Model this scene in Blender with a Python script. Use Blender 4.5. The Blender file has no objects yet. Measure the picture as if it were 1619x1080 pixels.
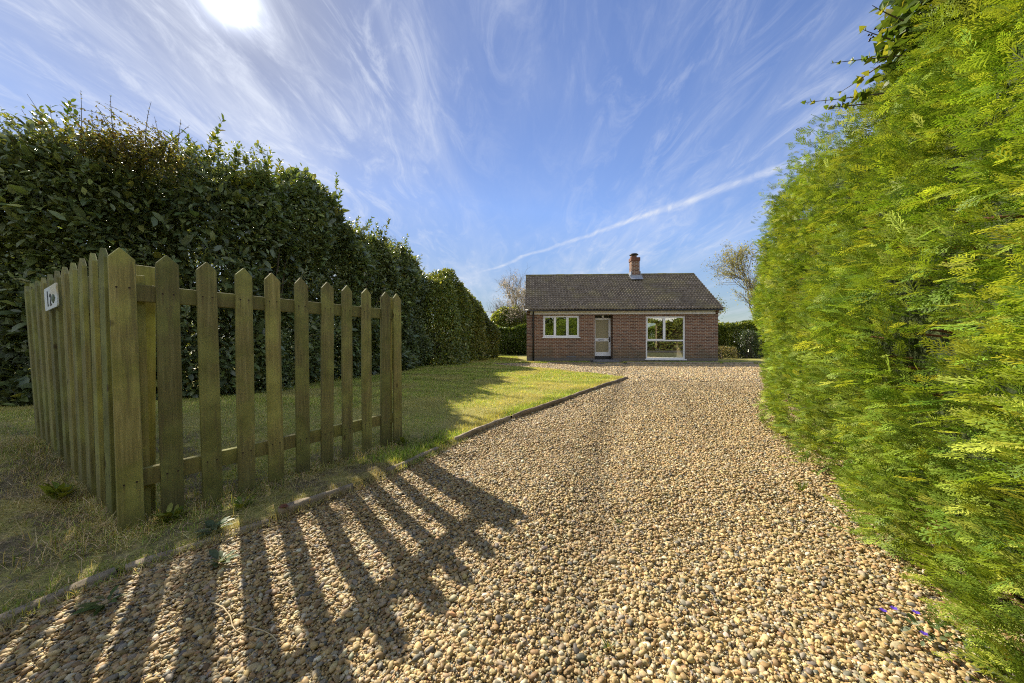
import bpy, bmesh, math, random
import numpy as np
from mathutils import Vector, Matrix

random.seed(7)
rng = np.random.default_rng(7)
C = bpy.context.scene.collection
SC = bpy.context.scene
R = math.radians

# ------------------------------------------------------------------ camera
F = 540.0                      # focal length in pixels of the 1619 px wide photograph
CAM_Z = 1.05
cam = bpy.data.cameras.new('camera')
cam.lens, cam.sensor_width, cam.clip_start, cam.clip_end = 12.0, 36.0, 0.05, 3000
cam_ob = bpy.data.objects.new('camera', cam)
C.objects.link(cam_ob)
cam_ob.location = (0, 0, CAM_Z)
cam_ob.rotation_euler = (R(90), 0, 0)
SC.camera = cam_ob

# ------------------------------------------------------------------ sun, sky, exposure
SUN_EL, SUN_AZ = R(37.8), R(-40.1)
SUN = Vector((math.sin(SUN_AZ) * math.cos(SUN_EL), math.cos(SUN_AZ) * math.cos(SUN_EL), math.sin(SUN_EL)))
sun = bpy.data.lights.new('sun', 'SUN')
sun.energy, sun.angle, sun.color = 4.1, R(0.53), (1.0, 0.90, 0.73)
sun_ob = bpy.data.objects.new('sun', sun)
C.objects.link(sun_ob)
sun_ob.rotation_euler = (-SUN).to_track_quat('-Z', 'Y').to_euler()
sun_ob.location = SUN * 50
SKY_STRENGTH = 0.135
EXPOSURE = 1.38
SC.view_settings.view_transform = 'Standard'
SC.view_settings.look = 'None'
SC.view_settings.exposure = EXPOSURE
SC.view_settings.gamma = 1.0
SC.cycles.use_denoising = False
SC.cycles.pixel_filter_type = 'BLACKMAN_HARRIS'
SC.cycles.filter_width = 1.1
SC.cycles.max_bounces = 7
SC.cycles.diffuse_bounces = 4
SC.cycles.glossy_bounces = 3
SC.cycles.transmission_bounces = 4
SC.cycles.transparent_max_bounces = 8
SC.cycles.sample_clamp_indirect = 8


class NT:
    """Small helper to write node trees."""
    def __init__(self, tree):
        self.t = tree
        tree.nodes.clear()

    def n(self, kind, ins=None, **props):
        nd = self.t.nodes.new(kind)
        for k, v in props.items():
            setattr(nd, k, v)
        for k, v in (ins or {}).items():
            self.set(nd, k, v)
        return nd

    def set(self, nd, k, v):
        s = nd.inputs[k]
        if isinstance(v, bpy.types.NodeSocket):
            self.t.links.new(v, s)
        elif isinstance(v, bpy.types.Node):
            self.t.links.new(v.outputs[0], s)
        else:
            s.default_value = v

    def m(self, op, a, b=0.0, c=0.0, clamp=False):
        nd = self.n('ShaderNodeMath', operation=op, use_clamp=clamp)
        for i, v in enumerate((a, b, c)):
            self.set(nd, i, v)
        return nd.outputs[0]

    def vm(self, op, a, b=None):
        nd = self.n('ShaderNodeVectorMath', operation=op)
        self.set(nd, 0, a)
        if b is not None:
            self.set(nd, 1, b)
        return nd

    def mix(self, f, a, b, blend='MIX'):
        nd = self.n('ShaderNodeMix', data_type='RGBA', blend_type=blend)
        self.set(nd, 0, f)
        self.set(nd, 6, a)
        self.set(nd, 7, b)
        return nd.outputs[2]

    def ramp(self, f, stops, interp='LINEAR'):
        nd = self.n('ShaderNodeValToRGB')
        cr = nd.color_ramp
        cr.interpolation = interp
        while len(cr.elements) > 1:
            cr.elements.remove(cr.elements[-1])
        cr.elements[0].position = stops[0][0]
        cr.elements[0].color = (*stops[0][1], 1) if len(stops[0][1]) == 3 else stops[0][1]
        for p, c in stops[1:]:
            e = cr.elements.new(p)
            e.color = (*c, 1) if len(c) == 3 else c
        self.set(nd, 0, f)
        return nd.outputs[0]

    def smooth(self, v, lo, hi, a=0.0, b=1.0):
        nd = self.n('ShaderNodeMapRange', interpolation_type='SMOOTHSTEP')
        for k, x in zip(range(5), (v, lo, hi, a, b)):
            self.set(nd, k, x)
        return nd.outputs[0]

    def noise(self, vec, scale, detail=4.0, rough=0.55, dist=0.0):
        return self.n('ShaderNodeTexNoise', {'Vector': vec, 'Scale': scale, 'Detail': detail, 'Roughness': rough, 'Distortion': dist})


def g3(a):
    return (a, a, a)


def pixdir(px, py):
    return Vector(((px - 809.5) / F, 1.0, (540 - py) / F)).normalized()


world = bpy.data.worlds.new('World')
SC.world = world
world.use_nodes = True
w = NT(world.node_tree)
sky = w.n('ShaderNodeTexSky', sky_type='NISHITA', sun_disc=False, sun_elevation=SUN_EL, sun_rotation=SUN_AZ,
          altitude=0.0, air_density=1.0, dust_density=0.15, ozone_density=2.2)
co = w.n('ShaderNodeTexCoord').outputs['Generated']
dirn = w.vm('NORMALIZE', co).outputs[0]
sep = w.n('ShaderNodeSeparateXYZ', {0: dirn})
zz = w.m('ADD', w.m('MAXIMUM', sep.outputs[2], 0.0), 0.13)
px_ = w.m('DIVIDE', sep.outputs[0], zz)
py_ = w.m('DIVIDE', sep.outputs[1], zz)
plane = w.n('ShaderNodeCombineXYZ', {0: px_, 1: py_, 2: 0.0}).outputs[0]


def mapped(rot, scale, loc=(0, 0, 0)):
    return w.n('ShaderNodeMapping', {'Vector': plane, 'Rotation': (0, 0, rot), 'Scale': scale, 'Location': loc}).outputs[0]


cosun = w.m('MAXIMUM', w.vm('DOT_PRODUCT', dirn, tuple(SUN)).outputs['Value'], 0.0)
streak = w.noise(mapped(R(12), (1.9, 0.5, 1), (3.1, 1.7, 0)), 1.5, 9.0, 0.62, 0.7).outputs[0]
wisps = w.noise(mapped(R(-8), (3.2, 1.1, 1), (7.3, 0.4, 0)), 2.4, 8.0, 0.68, 1.2).outputs[0]
cover = w.noise(mapped(R(5), (0.55, 0.35, 1), (1.3, 5.2, 0)), 1.3, 3.0, 0.5).outputs[0]
veil = w.smooth(w.m('ADD', cover, w.m('MULTIPLY', w.m('POWER', cosun, 3.0), 0.20)), 0.30, 0.68)
d1 = w.smooth(streak, 0.36, 0.80)
d2 = w.smooth(wisps, 0.44, 0.76)
dens = w.m('MULTIPLY', veil, w.m('ADD', w.m('MULTIPLY', d1, 0.50), w.m('ADD', w.m('MULTIPLY', d2, 0.45), w.m('ADD', 0.05, w.m('MULTIPLY', w.m('POWER', cosun, 4.0), 0.12)))))
hor = w.smooth(sep.outputs[2], 0.38, 0.0)
dens = w.m('ADD', dens, w.m('MULTIPLY', hor, w.m('ADD', 0.06, w.m('MULTIPLY', d1, 0.22))))
# the condensation trail that climbs to the right above the house
ta, tb = pixdir(750, 433), pixdir(1262, 258)
tn = ta.cross(tb).normalized()
tt = (tb - ta * ta.dot(tb)).normalized()
wob = w.noise(mapped(0, (1, 1, 1)), 3.0, 5.0, 0.6).outputs[0]
along = w.m('ARCTAN2', w.vm('DOT_PRODUCT', dirn, tuple(tt)).outputs['Value'], w.vm('DOT_PRODUCT', dirn, tuple(ta)).outputs['Value'])
off = w.m('ADD', w.vm('DOT_PRODUCT', dirn, tuple(tn)).outputs['Value'], w.m('MULTIPLY', w.m('SUBTRACT', wob, 0.5), 0.022))
width = w.m('ADD', 0.0035, w.m('MULTIPLY', w.m('MAXIMUM', along, 0.0), 0.009))
trail = w.smooth(w.m('DIVIDE', w.m('ABSOLUTE', off), width), 1.3, 0.0)
trail = w.m('MULTIPLY', trail, w.m('MULTIPLY', w.smooth(along, -0.02, 0.1), w.smooth(along, 0.95, 0.72)))
trail = w.m('MULTIPLY', trail, w.m('ADD', 0.20, w.m('MULTIPLY', w.smooth(wisps, 0.3, 0.7), 0.36)))
dens = w.m('MINIMUM', w.m('ADD', dens, trail), 0.9)
glow = w.m('ADD', w.m('MULTIPLY', w.m('POWER', cosun, 8.0), 0.25), w.m('MULTIPLY', w.m('POWER', cosun, 600.0), 0.9))
glow2 = w.m('MULTIPLY', w.m('POWER', cosun, 2600.0), 12.0)
bright = w.m('ADD', w.m('ADD', 2.45, glow), glow2)
cloudcol = w.vm('MULTIPLY', w.n('ShaderNodeCombineXYZ', {0: bright, 1: bright, 2: bright}).outputs[0], (0.90, 0.96, 1.10)).outputs[0]
skycol = w.n('ShaderNodeHueSaturation', {'Hue': 0.513, 'Saturation': 1.12, 'Value': 1.0, 'Fac': 1.0, 'Color': sky.outputs[0]}).outputs[0]
aur = w.m('ADD', dens, w.m('MULTIPLY', w.m('POWER', cosun, 700.0), 0.6), clamp=True)
calm = w.m('MULTIPLY', w.m('SUBTRACT', 1.0, w.m('MULTIPLY', w.m('POWER', cosun, 4.0), 0.40)), w.m('SUBTRACT', 0.52, w.m('MULTIPLY', hor, 0.13)))
calm = w.m('MULTIPLY', calm, w.m('SUBTRACT', 1.0, w.m('MULTIPLY', w.m('POWER', cosun, 40.0), 0.35)))      # tones down the sky's glow round the sun by hand
skycol = w.vm('MULTIPLY', skycol, w.n('ShaderNodeCombineXYZ', {0: calm, 1: calm, 2: calm}).outputs[0]).outputs[0]
lum = w.vm('DOT_PRODUCT', skycol, (0.3, 0.5, 0.2)).outputs['Value']
keep = w.m('MINIMUM', 1.0, w.m('DIVIDE', 1.45, w.m('MAXIMUM', lum, 0.01)))
skycol = w.vm('MULTIPLY', skycol, w.n('ShaderNodeCombineXYZ', {0: keep, 1: keep, 2: keep}).outputs[0]).outputs[0]
skymix = w.mix(aur, skycol, cloudcol)
# bright cloud banks added unseen behind the camera to lift the shaded faces
fill_noise = w.noise(w.n('ShaderNodeMapping', {'Vector': dirn, 'Scale': (1.6, 1.6, 3.2)}).outputs[0], 1.7, 6.0, 0.55).outputs[0]
fill_mask = w.m('MULTIPLY', w.smooth(fill_noise, 0.36, 0.52), w.smooth(sep.outputs[1], -0.08, -0.35))
fill_mask = w.m('MULTIPLY', fill_mask, w.smooth(sep.outputs[2], 0.0, 0.06))
skymix = w.mix(w.m('MULTIPLY', fill_mask, 0.95), skymix, (3.2, 3.35, 3.6, 1))
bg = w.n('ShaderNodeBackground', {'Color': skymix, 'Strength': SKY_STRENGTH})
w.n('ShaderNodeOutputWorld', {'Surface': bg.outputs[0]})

# ------------------------------------------------------------------ object helpers


def tag(o, label=None, cat=None, group=None, kind=None):
    for k, v in (('label', label), ('category', cat), ('group', group), ('kind', kind)):
        if v:
            o[k] = v
    return o


def empty(name, loc=(0, 0, 0), rz=0.0, label=None, cat=None, group=None):
    o = bpy.data.objects.new(name, None)
    o.empty_display_size = 0.2
    C.objects.link(o)
    o.location = loc
    o.rotation_euler = (0, 0, rz)
    return tag(o, label, cat, group)


def link(name, me, mat=None, parent=None):
    o = bpy.data.objects.new(name, me)
    C.objects.link(o)
    if mat and not me.materials:
        me.materials.append(mat)
    if parent:
        o.parent = parent
    return o


def np_mesh(name, V, faces, mat=None, parent=None, tint=None, smooth=False):
    """faces: list of (n,k) integer arrays. tint: (nverts,3) real colour per vertex."""
    V = np.asarray(V, np.float32)
    me = bpy.data.meshes.new(name)
    faces = [np.asarray(f, np.int32) for f in faces if len(f)]
    nl = sum(f.size for f in faces)
    nf = sum(len(f) for f in faces)
    me.vertices.add(len(V))
    me.vertices.foreach_set('co', V.ravel())
    me.loops.add(nl)
    me.loops.foreach_set('vertex_index', np.concatenate([f.ravel() for f in faces]))
    me.polygons.add(nf)
    tot = np.concatenate([np.full(len(f), f.shape[1], np.int32) for f in faces])
    st = np.concatenate([[0], np.cumsum(tot)[:-1]]).astype(np.int32)
    me.polygons.foreach_set('loop_start', st)
    if smooth:
        me.polygons.foreach_set('use_smooth', np.ones(nf, bool))
    if tint is not None:
        a = me.attributes.new('tint', 'FLOAT_COLOR', 'POINT')
        t4 = np.ones((len(V), 4), np.float32)
        t4[:, :3] = tint
        a.data.foreach_set('color', t4.ravel())
    me.update(calc_edges=True)
    return link(name, me, mat, parent)


class MB:
    """Collects shapes into one bmesh and links them as ONE mesh object."""
    def __init__(self):
        self.b = bmesh.new()

    def box(self, x0, x1, y0, y1, z0, z1, bev=0.0):
        vs = [self.b.verts.new(p) for p in ((x0, y0, z0), (x1, y0, z0), (x1, y1, z0), (x0, y1, z0),
                                            (x0, y0, z1), (x1, y0, z1), (x1, y1, z1), (x0, y1, z1))]
        fs = [self.b.faces.new([vs[i] for i in q]) for q in ((3, 2, 1, 0), (4, 5, 6, 7), (0, 1, 5, 4), (1, 2, 6, 5), (2, 3, 7, 6), (3, 0, 4, 7))]
        if bev:
            ed = {e for f in fs for e in f.edges}
            bmesh.ops.bevel(self.b, geom=list(ed), offset=bev, segments=2, affect='EDGES', profile=0.6)
        return self

    def prism(self, pts, y0, y1, bev=0.0):
        """outline in x,z extruded along y"""
        a = [self.b.verts.new((x, y0, z)) for x, z in pts]
        c = [self.b.verts.new((x, y1, z)) for x, z in pts]
        n = len(pts)
        fs = [self.b.faces.new(a), self.b.faces.new(c[::-1])]
        for i in range(n):
            fs.append(self.b.faces.new((a[(i + 1) % n], a[i], c[i], c[(i + 1) % n])))
        bmesh.ops.recalc_face_normals(self.b, faces=fs)
        if bev:
            ed = {e for f in fs for e in f.edges}
            bmesh.ops.bevel(self.b, geom=list(ed), offset=bev, segments=1, affect='EDGES')
        return self

    def tube(self, pts, rad, n=8, cap=True):
        V, Fc = tube_np([pts], [rad if hasattr(rad, '__len__') else [rad] * len(pts)], n)
        vs = [self.b.verts.new(v) for v in V]
        for f in Fc:
            self.b.faces.new([vs[i] for i in f])
        if cap:
            self.b.faces.new(vs[:n][::-1])
            self.b.faces.new(vs[-n:])
        return self

    def lathe(self, prof, cx=0.0, cy=0.0, n=20):
        rings = []
        for r, z in prof:
            rings.append([self.b.verts.new((cx + r * math.cos(2 * math.pi * k / n), cy + r * math.sin(2 * math.pi * k / n), z)) for k in range(n)])
        for a, c in zip(rings, rings[1:]):
            for k in range(n):
                self.b.faces.new((a[k], a[(k + 1) % n], c[(k + 1) % n], c[k]))
        self.b.faces.new(rings[0][::-1])
        self.b.faces.new(rings[-1])
        return self

    def build(self, name, mat=None, parent=None, smooth=False):
        me = bpy.data.meshes.new(name)
        bmesh.ops.recalc_face_normals(self.b, faces=self.b.faces[:])
        self.b.to_mesh(me)
        self.b.free()
        if smooth:
            for p in me.polygons:
                p.use_smooth = True
        return link(name, me, mat, parent)


def norm(a):
    return a / np.maximum(np.linalg.norm(a, axis=-1, keepdims=True), 1e-9)


def tube_np(paths, radii, n=6):
    """sweeps n-gons along many polylines -> verts, quads"""
    V, Q, base = [], [], 0
    ang = np.arange(n) * 2 * np.pi / n
    for P, rad in zip(paths, radii):
        P = np.asarray(P, float)
        rad = np.asarray(rad, float)
        T = norm(np.gradient(P, axis=0))
        ref = np.where(np.abs(T[:, 2:3]) > 0.9, [[1.0, 0, 0]], [[0, 0, 1.0]])
        U = norm(np.cross(T, ref))
        W = np.cross(U, T)
        ring = P[:, None] + rad[:, None, None] * (np.cos(ang)[None, :, None] * U[:, None] + np.sin(ang)[None, :, None] * W[:, None])
        V.append(ring.reshape(-1, 3))
        k = len(P)
        i = np.arange(k - 1)[:, None] * n
        j = np.arange(n)[None]
        a = base + i + j
        b_ = base + i + (j + 1) % n
        Q.append(np.stack([a, b_, b_ + n, a + n], -1).reshape(-1, 4))
        base += k * n
    return np.concatenate(V), np.concatenate(Q)


def lump(p, freq, seed, octaves=3):
    """cheap smooth noise in about [-1,1] from sums of sines; p (n,d)"""
    r = np.random.default_rng(seed)
    p = np.asarray(p, float)
    out = np.zeros(len(p))
    amp, tot = 1.0, 0.0
    for o in range(octaves):
        for _ in range(4):
            k = r.normal(size=p.shape[1]) * freq * (1.9 ** o)
            out += amp * np.sin(p @ k + r.uniform(0, 6.28)) * 0.5
        tot += amp
        amp *= 0.55
    return out / tot


def scatter(P, axis, nrm, size, tv, tf, tint, tintv=None, shapes=None):
    """copies template tv (k,3), tf list of arrays to every point with its own frame; returns V, faces, tints"""
    P, axis, nrm = np.asarray(P, float), norm(np.asarray(axis, float)), np.asarray(nrm, float)
    nrm = norm(nrm - axis * np.sum(nrm * axis, -1, keepdims=True))
    side = np.cross(nrm, axis)
    n, k = len(P), len(tv)
    sz = np.asarray(size, float)
    if sz.ndim == 1:
        sz = np.stack([sz, sz, sz], -1)
    L = tv[None] * sz[:, None, :]
    V = P[:, None] + L[..., 0:1] * axis[:, None] + L[..., 1:2] * side[:, None] + L[..., 2:3] * nrm[:, None]
    offs = (np.arange(n) * k)[:, None, None]
    Fs = [(f[None] + offs).reshape(-1, f.shape[1]) for f in tf]
    T = np.repeat(np.asarray(tint)[:, None], k, 1)
    if tintv is not None:
        T = T * tintv[None]
    return V.reshape(-1, 3), Fs, T.reshape(-1, 3)


def merge(parts):
    V, Fs, T, base = [], {}, [], 0
    for v, fs, t in parts:
        V.append(v)
        T.append(t)
        for f in fs:
            Fs.setdefault(f.shape[1], []).append(f + base)
        base += len(v)
    return np.concatenate(V), [np.concatenate(x) for x in Fs.values()], np.concatenate(T)


def rvec(n):
    return norm(rng.normal(size=(n, 3)))


def pick(pal, n, wts=None, jit=0.15):
    pal = np.asarray(pal, float)
    wts = None if wts is None else np.asarray(wts, float) / np.sum(wts)
    c = pal[rng.choice(len(pal), n, p=wts)]
    return c * (1 + rng.normal(size=(n, 1)) * jit).clip(0.5, 1.6) * (1 + rng.normal(size=(n, 3)) * 0.04)


# leaf templates (x along the leaf, y across, z up)
LAUREL_V = np.array([(0, 0, 0), (.28, .17, .05), (.28, -.17, .05), (.3, 0, 0), (.68, .16, .04), (.68, -.16, .04), (.7, 0, -.01), (1, 0, -.09)])
LAUREL_F = [np.array([(0, 3, 1), (0, 2, 3), (4, 6, 7), (6, 5, 7)]), np.array([(1, 3, 6, 4), (3, 2, 5, 6)])]
SMALL_V = np.array([(0, 0, 0), (.5, .3, .08), (.5, -.3, .08), (1, 0, -.05), (.5, 0, 0)])
SMALL_F = [np.array([(0, 4, 1), (0, 2, 4), (1, 4, 3), (4, 2, 3)])]
IVY_V = np.array([(0, 0, 0), (.05, .42, .04), (.42, .3, .05), (1, 0, -.08), (.42, -.3, .05), (.05, -.42, .04), (.35, 0, 0)])
IVY_F = [np.array([(0, 6, 1), (1, 6, 2), (2, 6, 3), (3, 6, 4), (4, 6, 5), (5, 6, 0)])]
BLADE_V = np.array([(0, .5, 0), (0, -.5, 0), (.55, .36, .0), (.55, -.36, .0), (1, 0, .16)])
BLADE_F = [np.array([(2, 3, 4)]), np.array([(0, 1, 3, 2)])]

# ------------------------------------------------------------------ materials


def material(name):
    m = bpy.data.materials.new(name)
    m.use_nodes = True
    return m, NT(m.node_tree)


def finish(t, shader, disp=None):
    o = t.n('ShaderNodeOutputMaterial', {'Surface': shader})
    return o


def bump(t, h, strength=0.3, dist=0.01):
    return t.n('ShaderNodeBump', {'Height': h, 'Strength': strength, 'Distance': dist}).outputs[0]


def principled(t, col, rough=0.7, nrm=None, spec=0.3, **kw):
    p = t.n('ShaderNodeBsdfPrincipled', {'Base Color': col, 'Roughness': rough, 'Specular IOR Level': spec, **kw})
    if nrm is not None:
        t.set(p, 'Normal', nrm)
    return p.outputs[0]


def leaf_material(name, trans=0.4, rough=0.42, spec=0.4, tcol=(1.25, 1.15, 0.45)):
    m, t = material(name)
    a = t.n('ShaderNodeAttribute', attribute_name='tint').outputs['Color']
    oc = t.n('ShaderNodeTexCoord').outputs['Object']
    nz = t.noise(oc, 60.0, 2.0).outputs[0]
    col = t.mix(1.0, a, t.ramp(nz, [(0.3, g3(.78)), (0.7, g3(1.2))]), 'MULTIPLY')
    d = principled(t, col, rough, spec=spec)
    tr = t.n('ShaderNodeBsdfTranslucent', {'Color': t.mix(1.0, col, (*tcol, 1), 'MULTIPLY')}).outputs[0]
    mx = t.n('ShaderNodeMixShader', {0: trans, 1: d, 2: tr}).outputs[0]
    finish(t, mx)
    return m


M = {}
M['laurel'] = leaf_material('laurel_leaf', 0.33, 0.33, 0.65)
M['small_leaf'] = leaf_material('small_leaf', 0.42, 0.5, 0.35)
M['conifer'] = leaf_material('conifer_frond', 0.35, 0.55, 0.3, (1.2, 1.1, 0.5))
M['grass'] = leaf_material('grass_blade', 0.35, 0.6, 0.25)
M['petal'] = leaf_material('petal', 0.3, 0.6, 0.2, (1, 1, 1))


def simple_noise_mat(name, c0, c1, scale=8.0, rough=0.8, bs=0.3, bd=0.01, detail=6.0, coord='Object', spec=0.25, stretch=(1, 1, 1)):
    m, t = material(name)
    oc = t.n('ShaderNodeTexCoord').outputs[coord]
    if stretch != (1, 1, 1):
        oc = t.n('ShaderNodeMapping', {'Vector': oc, 'Scale': stretch}).outputs[0]
    nz = t.noise(oc, scale, detail).outputs[0]
    nf = t.noise(oc, scale * 9, 3.0).outputs[0]
    f = t.m('ADD', t.m('MULTIPLY', nz, 0.75), t.m('MULTIPLY', nf, 0.25))
    col = t.ramp(f, [(0.32, c0), (0.68, c1)])
    finish(t, principled(t, col, rough, bump(t, f, bs, bd), spec))
    return m


M['twig'] = simple_noise_mat('twig_bark', (.05, .04, .03), (.13, .105, .08), 20)
M['bark'] = simple_noise_mat('tree_bark', (.09, .075, .055), (.24, .2, .155), 9)
M['inner'] = simple_noise_mat('hedge_core', (.018, .03, .007), (.045, .06, .016), 7, 0.95, 0.8, 0.05)
M['soil'] = simple_noise_mat('field_soil', (.07, .075, .03), (.13, .13, .055), 1.5, 0.95)
M['asphalt'] = simple_noise_mat('asphalt', (.04, .04, .042), (.065, .064, .062), 14, 0.85)
M['concrete'] = simple_noise_mat('edging_concrete', (.13, .105, .07), (.36, .30, .22), 16, 0.9, 0.7, 0.01)
M['timber'] = simple_noise_mat('edging_timber', (.10, .075, .05), (.27, .21, .145), 9, 0.85, 0.6, 0.01, stretch=(1, 1, 5))
M['white_frame'] = simple_noise_mat('white_plastic', (.72, .73, .76), (.80, .81, .83), 3, 0.35, 0.02, 0.001, spec=0.5)
M['black_pipe'] = simple_noise_mat('black_plastic', (.012, .013, .016), (.025, .026, .03), 5, 0.4, 0.02, 0.001, spec=0.5)
M['lead'] = simple_noise_mat('lead_flashing', (.16, .18, .23), (.32, .35, .4), 10, 0.5, 0.3, 0.005)
M['terracotta'] = simple_noise_mat('terracotta', (.10, .05, .032), (.21, .095, .06), 9, 0.8, 0.3, 0.005)
M['plaster'] = simple_noise_mat('plaster', (.5, .48, .44), (.6, .58, .53), 3, 0.9, 0.05, 0.002)
M['render'] = simple_noise_mat('white_render', (.7, .7, .68), (.8, .8, .78), 3, 0.9, 0.05, 0.002)
M['slate'] = simple_noise_mat('far_roof', (.10, .09, .09), (.18, .16, .15), 5, 0.8)
M['metal'] = simple_noise_mat('dark_metal', (.03, .03, .035), (.08, .08, .085), 14, 0.5)
M['step'] = simple_noise_mat('step_concrete', (.10, .10, .11), (.19, .19, .2), 9, 0.9, 0.5, 0.01)


def attr_mat(name, rough, spec, sc, lo, hi, bs, bd):
    m, t = material(name)
    a = t.n('ShaderNodeAttribute', attribute_name='tint').outputs['Color']
    oc = t.n('ShaderNodeTexCoord').outputs['Object']
    nz = t.noise(oc, sc, 4.0, 0.6).outputs[0]
    col = t.mix(1.0, a, t.ramp(nz, [(0.3, g3(lo)), (0.7, g3(hi))]), 'MULTIPLY')
    finish(t, principled(t, col, rough, bump(t, nz, bs, bd), spec))
    return m


M['pebble'] = attr_mat('flint_pebble', 0.62, 0.35, 150.0, .72, 1.22, 0.25, 0.002)


def mat_bed():
    m, t = material('gravel_bed')
    oc = t.n('ShaderNodeTexCoord').outputs['Object']
    vo = t.n('ShaderNodeTexVoronoi', {'Vector': oc, 'Scale': 38.0, 'Randomness': 1.0})
    cl = t.n('ShaderNodeSeparateColor', {0: vo.outputs['Color']}).outputs[0]
    col = t.ramp(cl, [(0.0, (.15, .12, .08)), (0.3, (.28, .21, .12)), (0.6, (.38, .29, .16)), (0.85, (.26, .23, .18)), (1.0, (.46, .38, .24))])
    h = t.smooth(vo.outputs['Distance'], 0.55, 0.05)
    finish(t, principled(t, col, 0.8, bump(t, h, 1.0, 0.012), 0.25))
    return m


M['bed'] = mat_bed()


def mat_lawn():
    m, t = material('lawn_turf')
    oc = t.n('ShaderNodeTexCoord').outputs['Object']
    n1 = t.noise(oc, 0.9, 5.0).outputs[0]
    n2 = t.noise(oc, 14.0, 5.0, 0.65).outputs[0]
    n3 = t.noise(oc, 90.0, 3.0).outputs[0]
    c1 = t.ramp(n1, [(0.38, (.25, .27, .05)), (0.62, (.44, .38, .13))])
    c2 = t.ramp(n2, [(0.35, (.13, .125, .05)), (0.5, (.25, .24, .07)), (0.7, (.45, .37, .17))])
    col = t.mix(0.55, c1, c2)
    col = t.mix(1.0, col, t.ramp(n3, [(0.3, g3(.6)), (0.7, g3(1.3))]), 'MULTIPLY')
    sp = t.n('ShaderNodeSeparateXYZ', {0: oc})
    bare = t.m('MULTIPLY', t.smooth(sp.outputs[1], 4.4, 2.8), t.smooth(t.noise(oc, 2.6, 5.0, 0.6).outputs[0], 0.46, 0.58))
    col = t.mix(t.m('MULTIPLY', bare, .85), col, t.ramp(n2, [(0.35, (.07, .055, .038)), (0.65, (.20, .16, .11))]))
    finish(t, principled(t, col, 0.95, bump(t, t.m('ADD', n2, n3), 0.8, 0.02), 0.15))
    return m


M['lawn'] = mat_lawn()


def mat_wood(name, nails):
    m, t = material(name)
    oc = t.n('ShaderNodeTexCoord').outputs['Object']
    rnd = t.n('ShaderNodeObjectInfo').outputs['Random']
    sh = t.vm('ADD', oc, t.n('ShaderNodeCombineXYZ', {0: t.m('MULTIPLY', rnd, 37.0), 1: t.m('MULTIPLY', rnd, 11.0), 2: t.m('MULTIPLY', rnd, 23.0)}).outputs[0]).outputs[0]
    gr = t.n('ShaderNodeMapping', {'Vector': sh, 'Scale': (1.0, 1.0, 0.045)}).outputs[0]
    g1 = t.noise(gr, 55.0, 6.0, 0.6, 1.4).outputs[0]
    g2 = t.noise(gr, 240.0, 3.0).outputs[0]
    bl = t.noise(sh, 3.2, 5.0, 0.6).outputs[0]
    col = t.ramp(g1, [(0.3, (.098, .082, .038)), (0.5, (.165, .14, .066)), (0.7, (.26, .228, .12))])
    algae = t.ramp(t.noise(sh, 6.0, 5.0).outputs[0], [(0.35, (.125, .13, .04)), (0.65, (.24, .245, .085))])
    col = t.mix(t.smooth(bl, 0.40, 0.60, 0.2, 0.85), col, algae)
    col = t.mix(1.0, col, t.ramp(rnd, [(0.0, (.68, .70, .66)), (0.5, (1, .98, .9)), (1.0, (1.3, 1.25, 1.05))]), 'MULTIPLY')
    st = t.noise(t.n('ShaderNodeMapping', {'Vector': sh, 'Scale': (22, 22, 1.6)}).outputs[0], 1.0, 5.0, 0.65).outputs[0]
    col = t.mix(t.m('MULTIPLY', t.smooth(st, 0.53, 0.68), 0.55), col, (.09, .075, .04, 1))
    if nails:
        oz = t.n('ShaderNodeSeparateXYZ', {0: oc})
        dx = t.m('SUBTRACT', t.m('ABSOLUTE', oz.outputs[0]), 0.024)
        for zn in (0.262, 1.285):
            dz = t.m('SUBTRACT', oz.outputs[2], t.m('ADD', zn, t.m('MULTIPLY', t.m('SUBTRACT', rnd, .5), .02)))
            dd = t.m('SQRT', t.m('ADD', t.m('MULTIPLY', dx, dx), t.m('MULTIPLY', dz, dz)))
            col = t.mix(t.smooth(dd, .0062, .0038), col, (.03, .022, .016, 1))
            run = t.m('MULTIPLY', t.smooth(t.m('ABSOLUTE', dx), .006, .001), t.m('MULTIPLY', t.smooth(dz, .0, -.006), t.smooth(dz, -.09, -.01)))
            col = t.mix(t.m('MULTIPLY', run, .5), col, (.07, .05, .03, 1))
    col = t.mix(1.0, col, (1.18, 1.24, 1.25, 1), 'MULTIPLY')
    # knots
    kv = t.n('ShaderNodeTexVoronoi', {'Vector': t.n('ShaderNodeMapping', {'Vector': sh, 'Scale': (9, 9, 4.2)}).outputs[0], 'Scale': 1.0})
    kn = t.smooth(kv.outputs['Distance'], 0.13, 0.07)
    col = t.mix(t.m('MULTIPLY', kn, 0.75), col, (.05, .03, .014, 1))
    gz = t.n('ShaderNodeSeparateXYZ', {0: oc}).outputs[2]
    damp = t.m('MULTIPLY', t.smooth(t.m('ADD', gz, t.m('MULTIPLY', bl, 0.25)), 0.36, 0.08), 0.45)
    col = t.mix(damp, col, (.10, .09, .04, 1))
    h = t.m('ADD', g1, t.m('MULTIPLY', g2, 0.4))
    finish(t, principled(t, col, 0.8, bump(t, h, 0.35, 0.004), 0.25))
    return m


M['wood'] = mat_wood('fence_wood', False)
M['board'] = mat_wood('fence_board', True)


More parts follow.
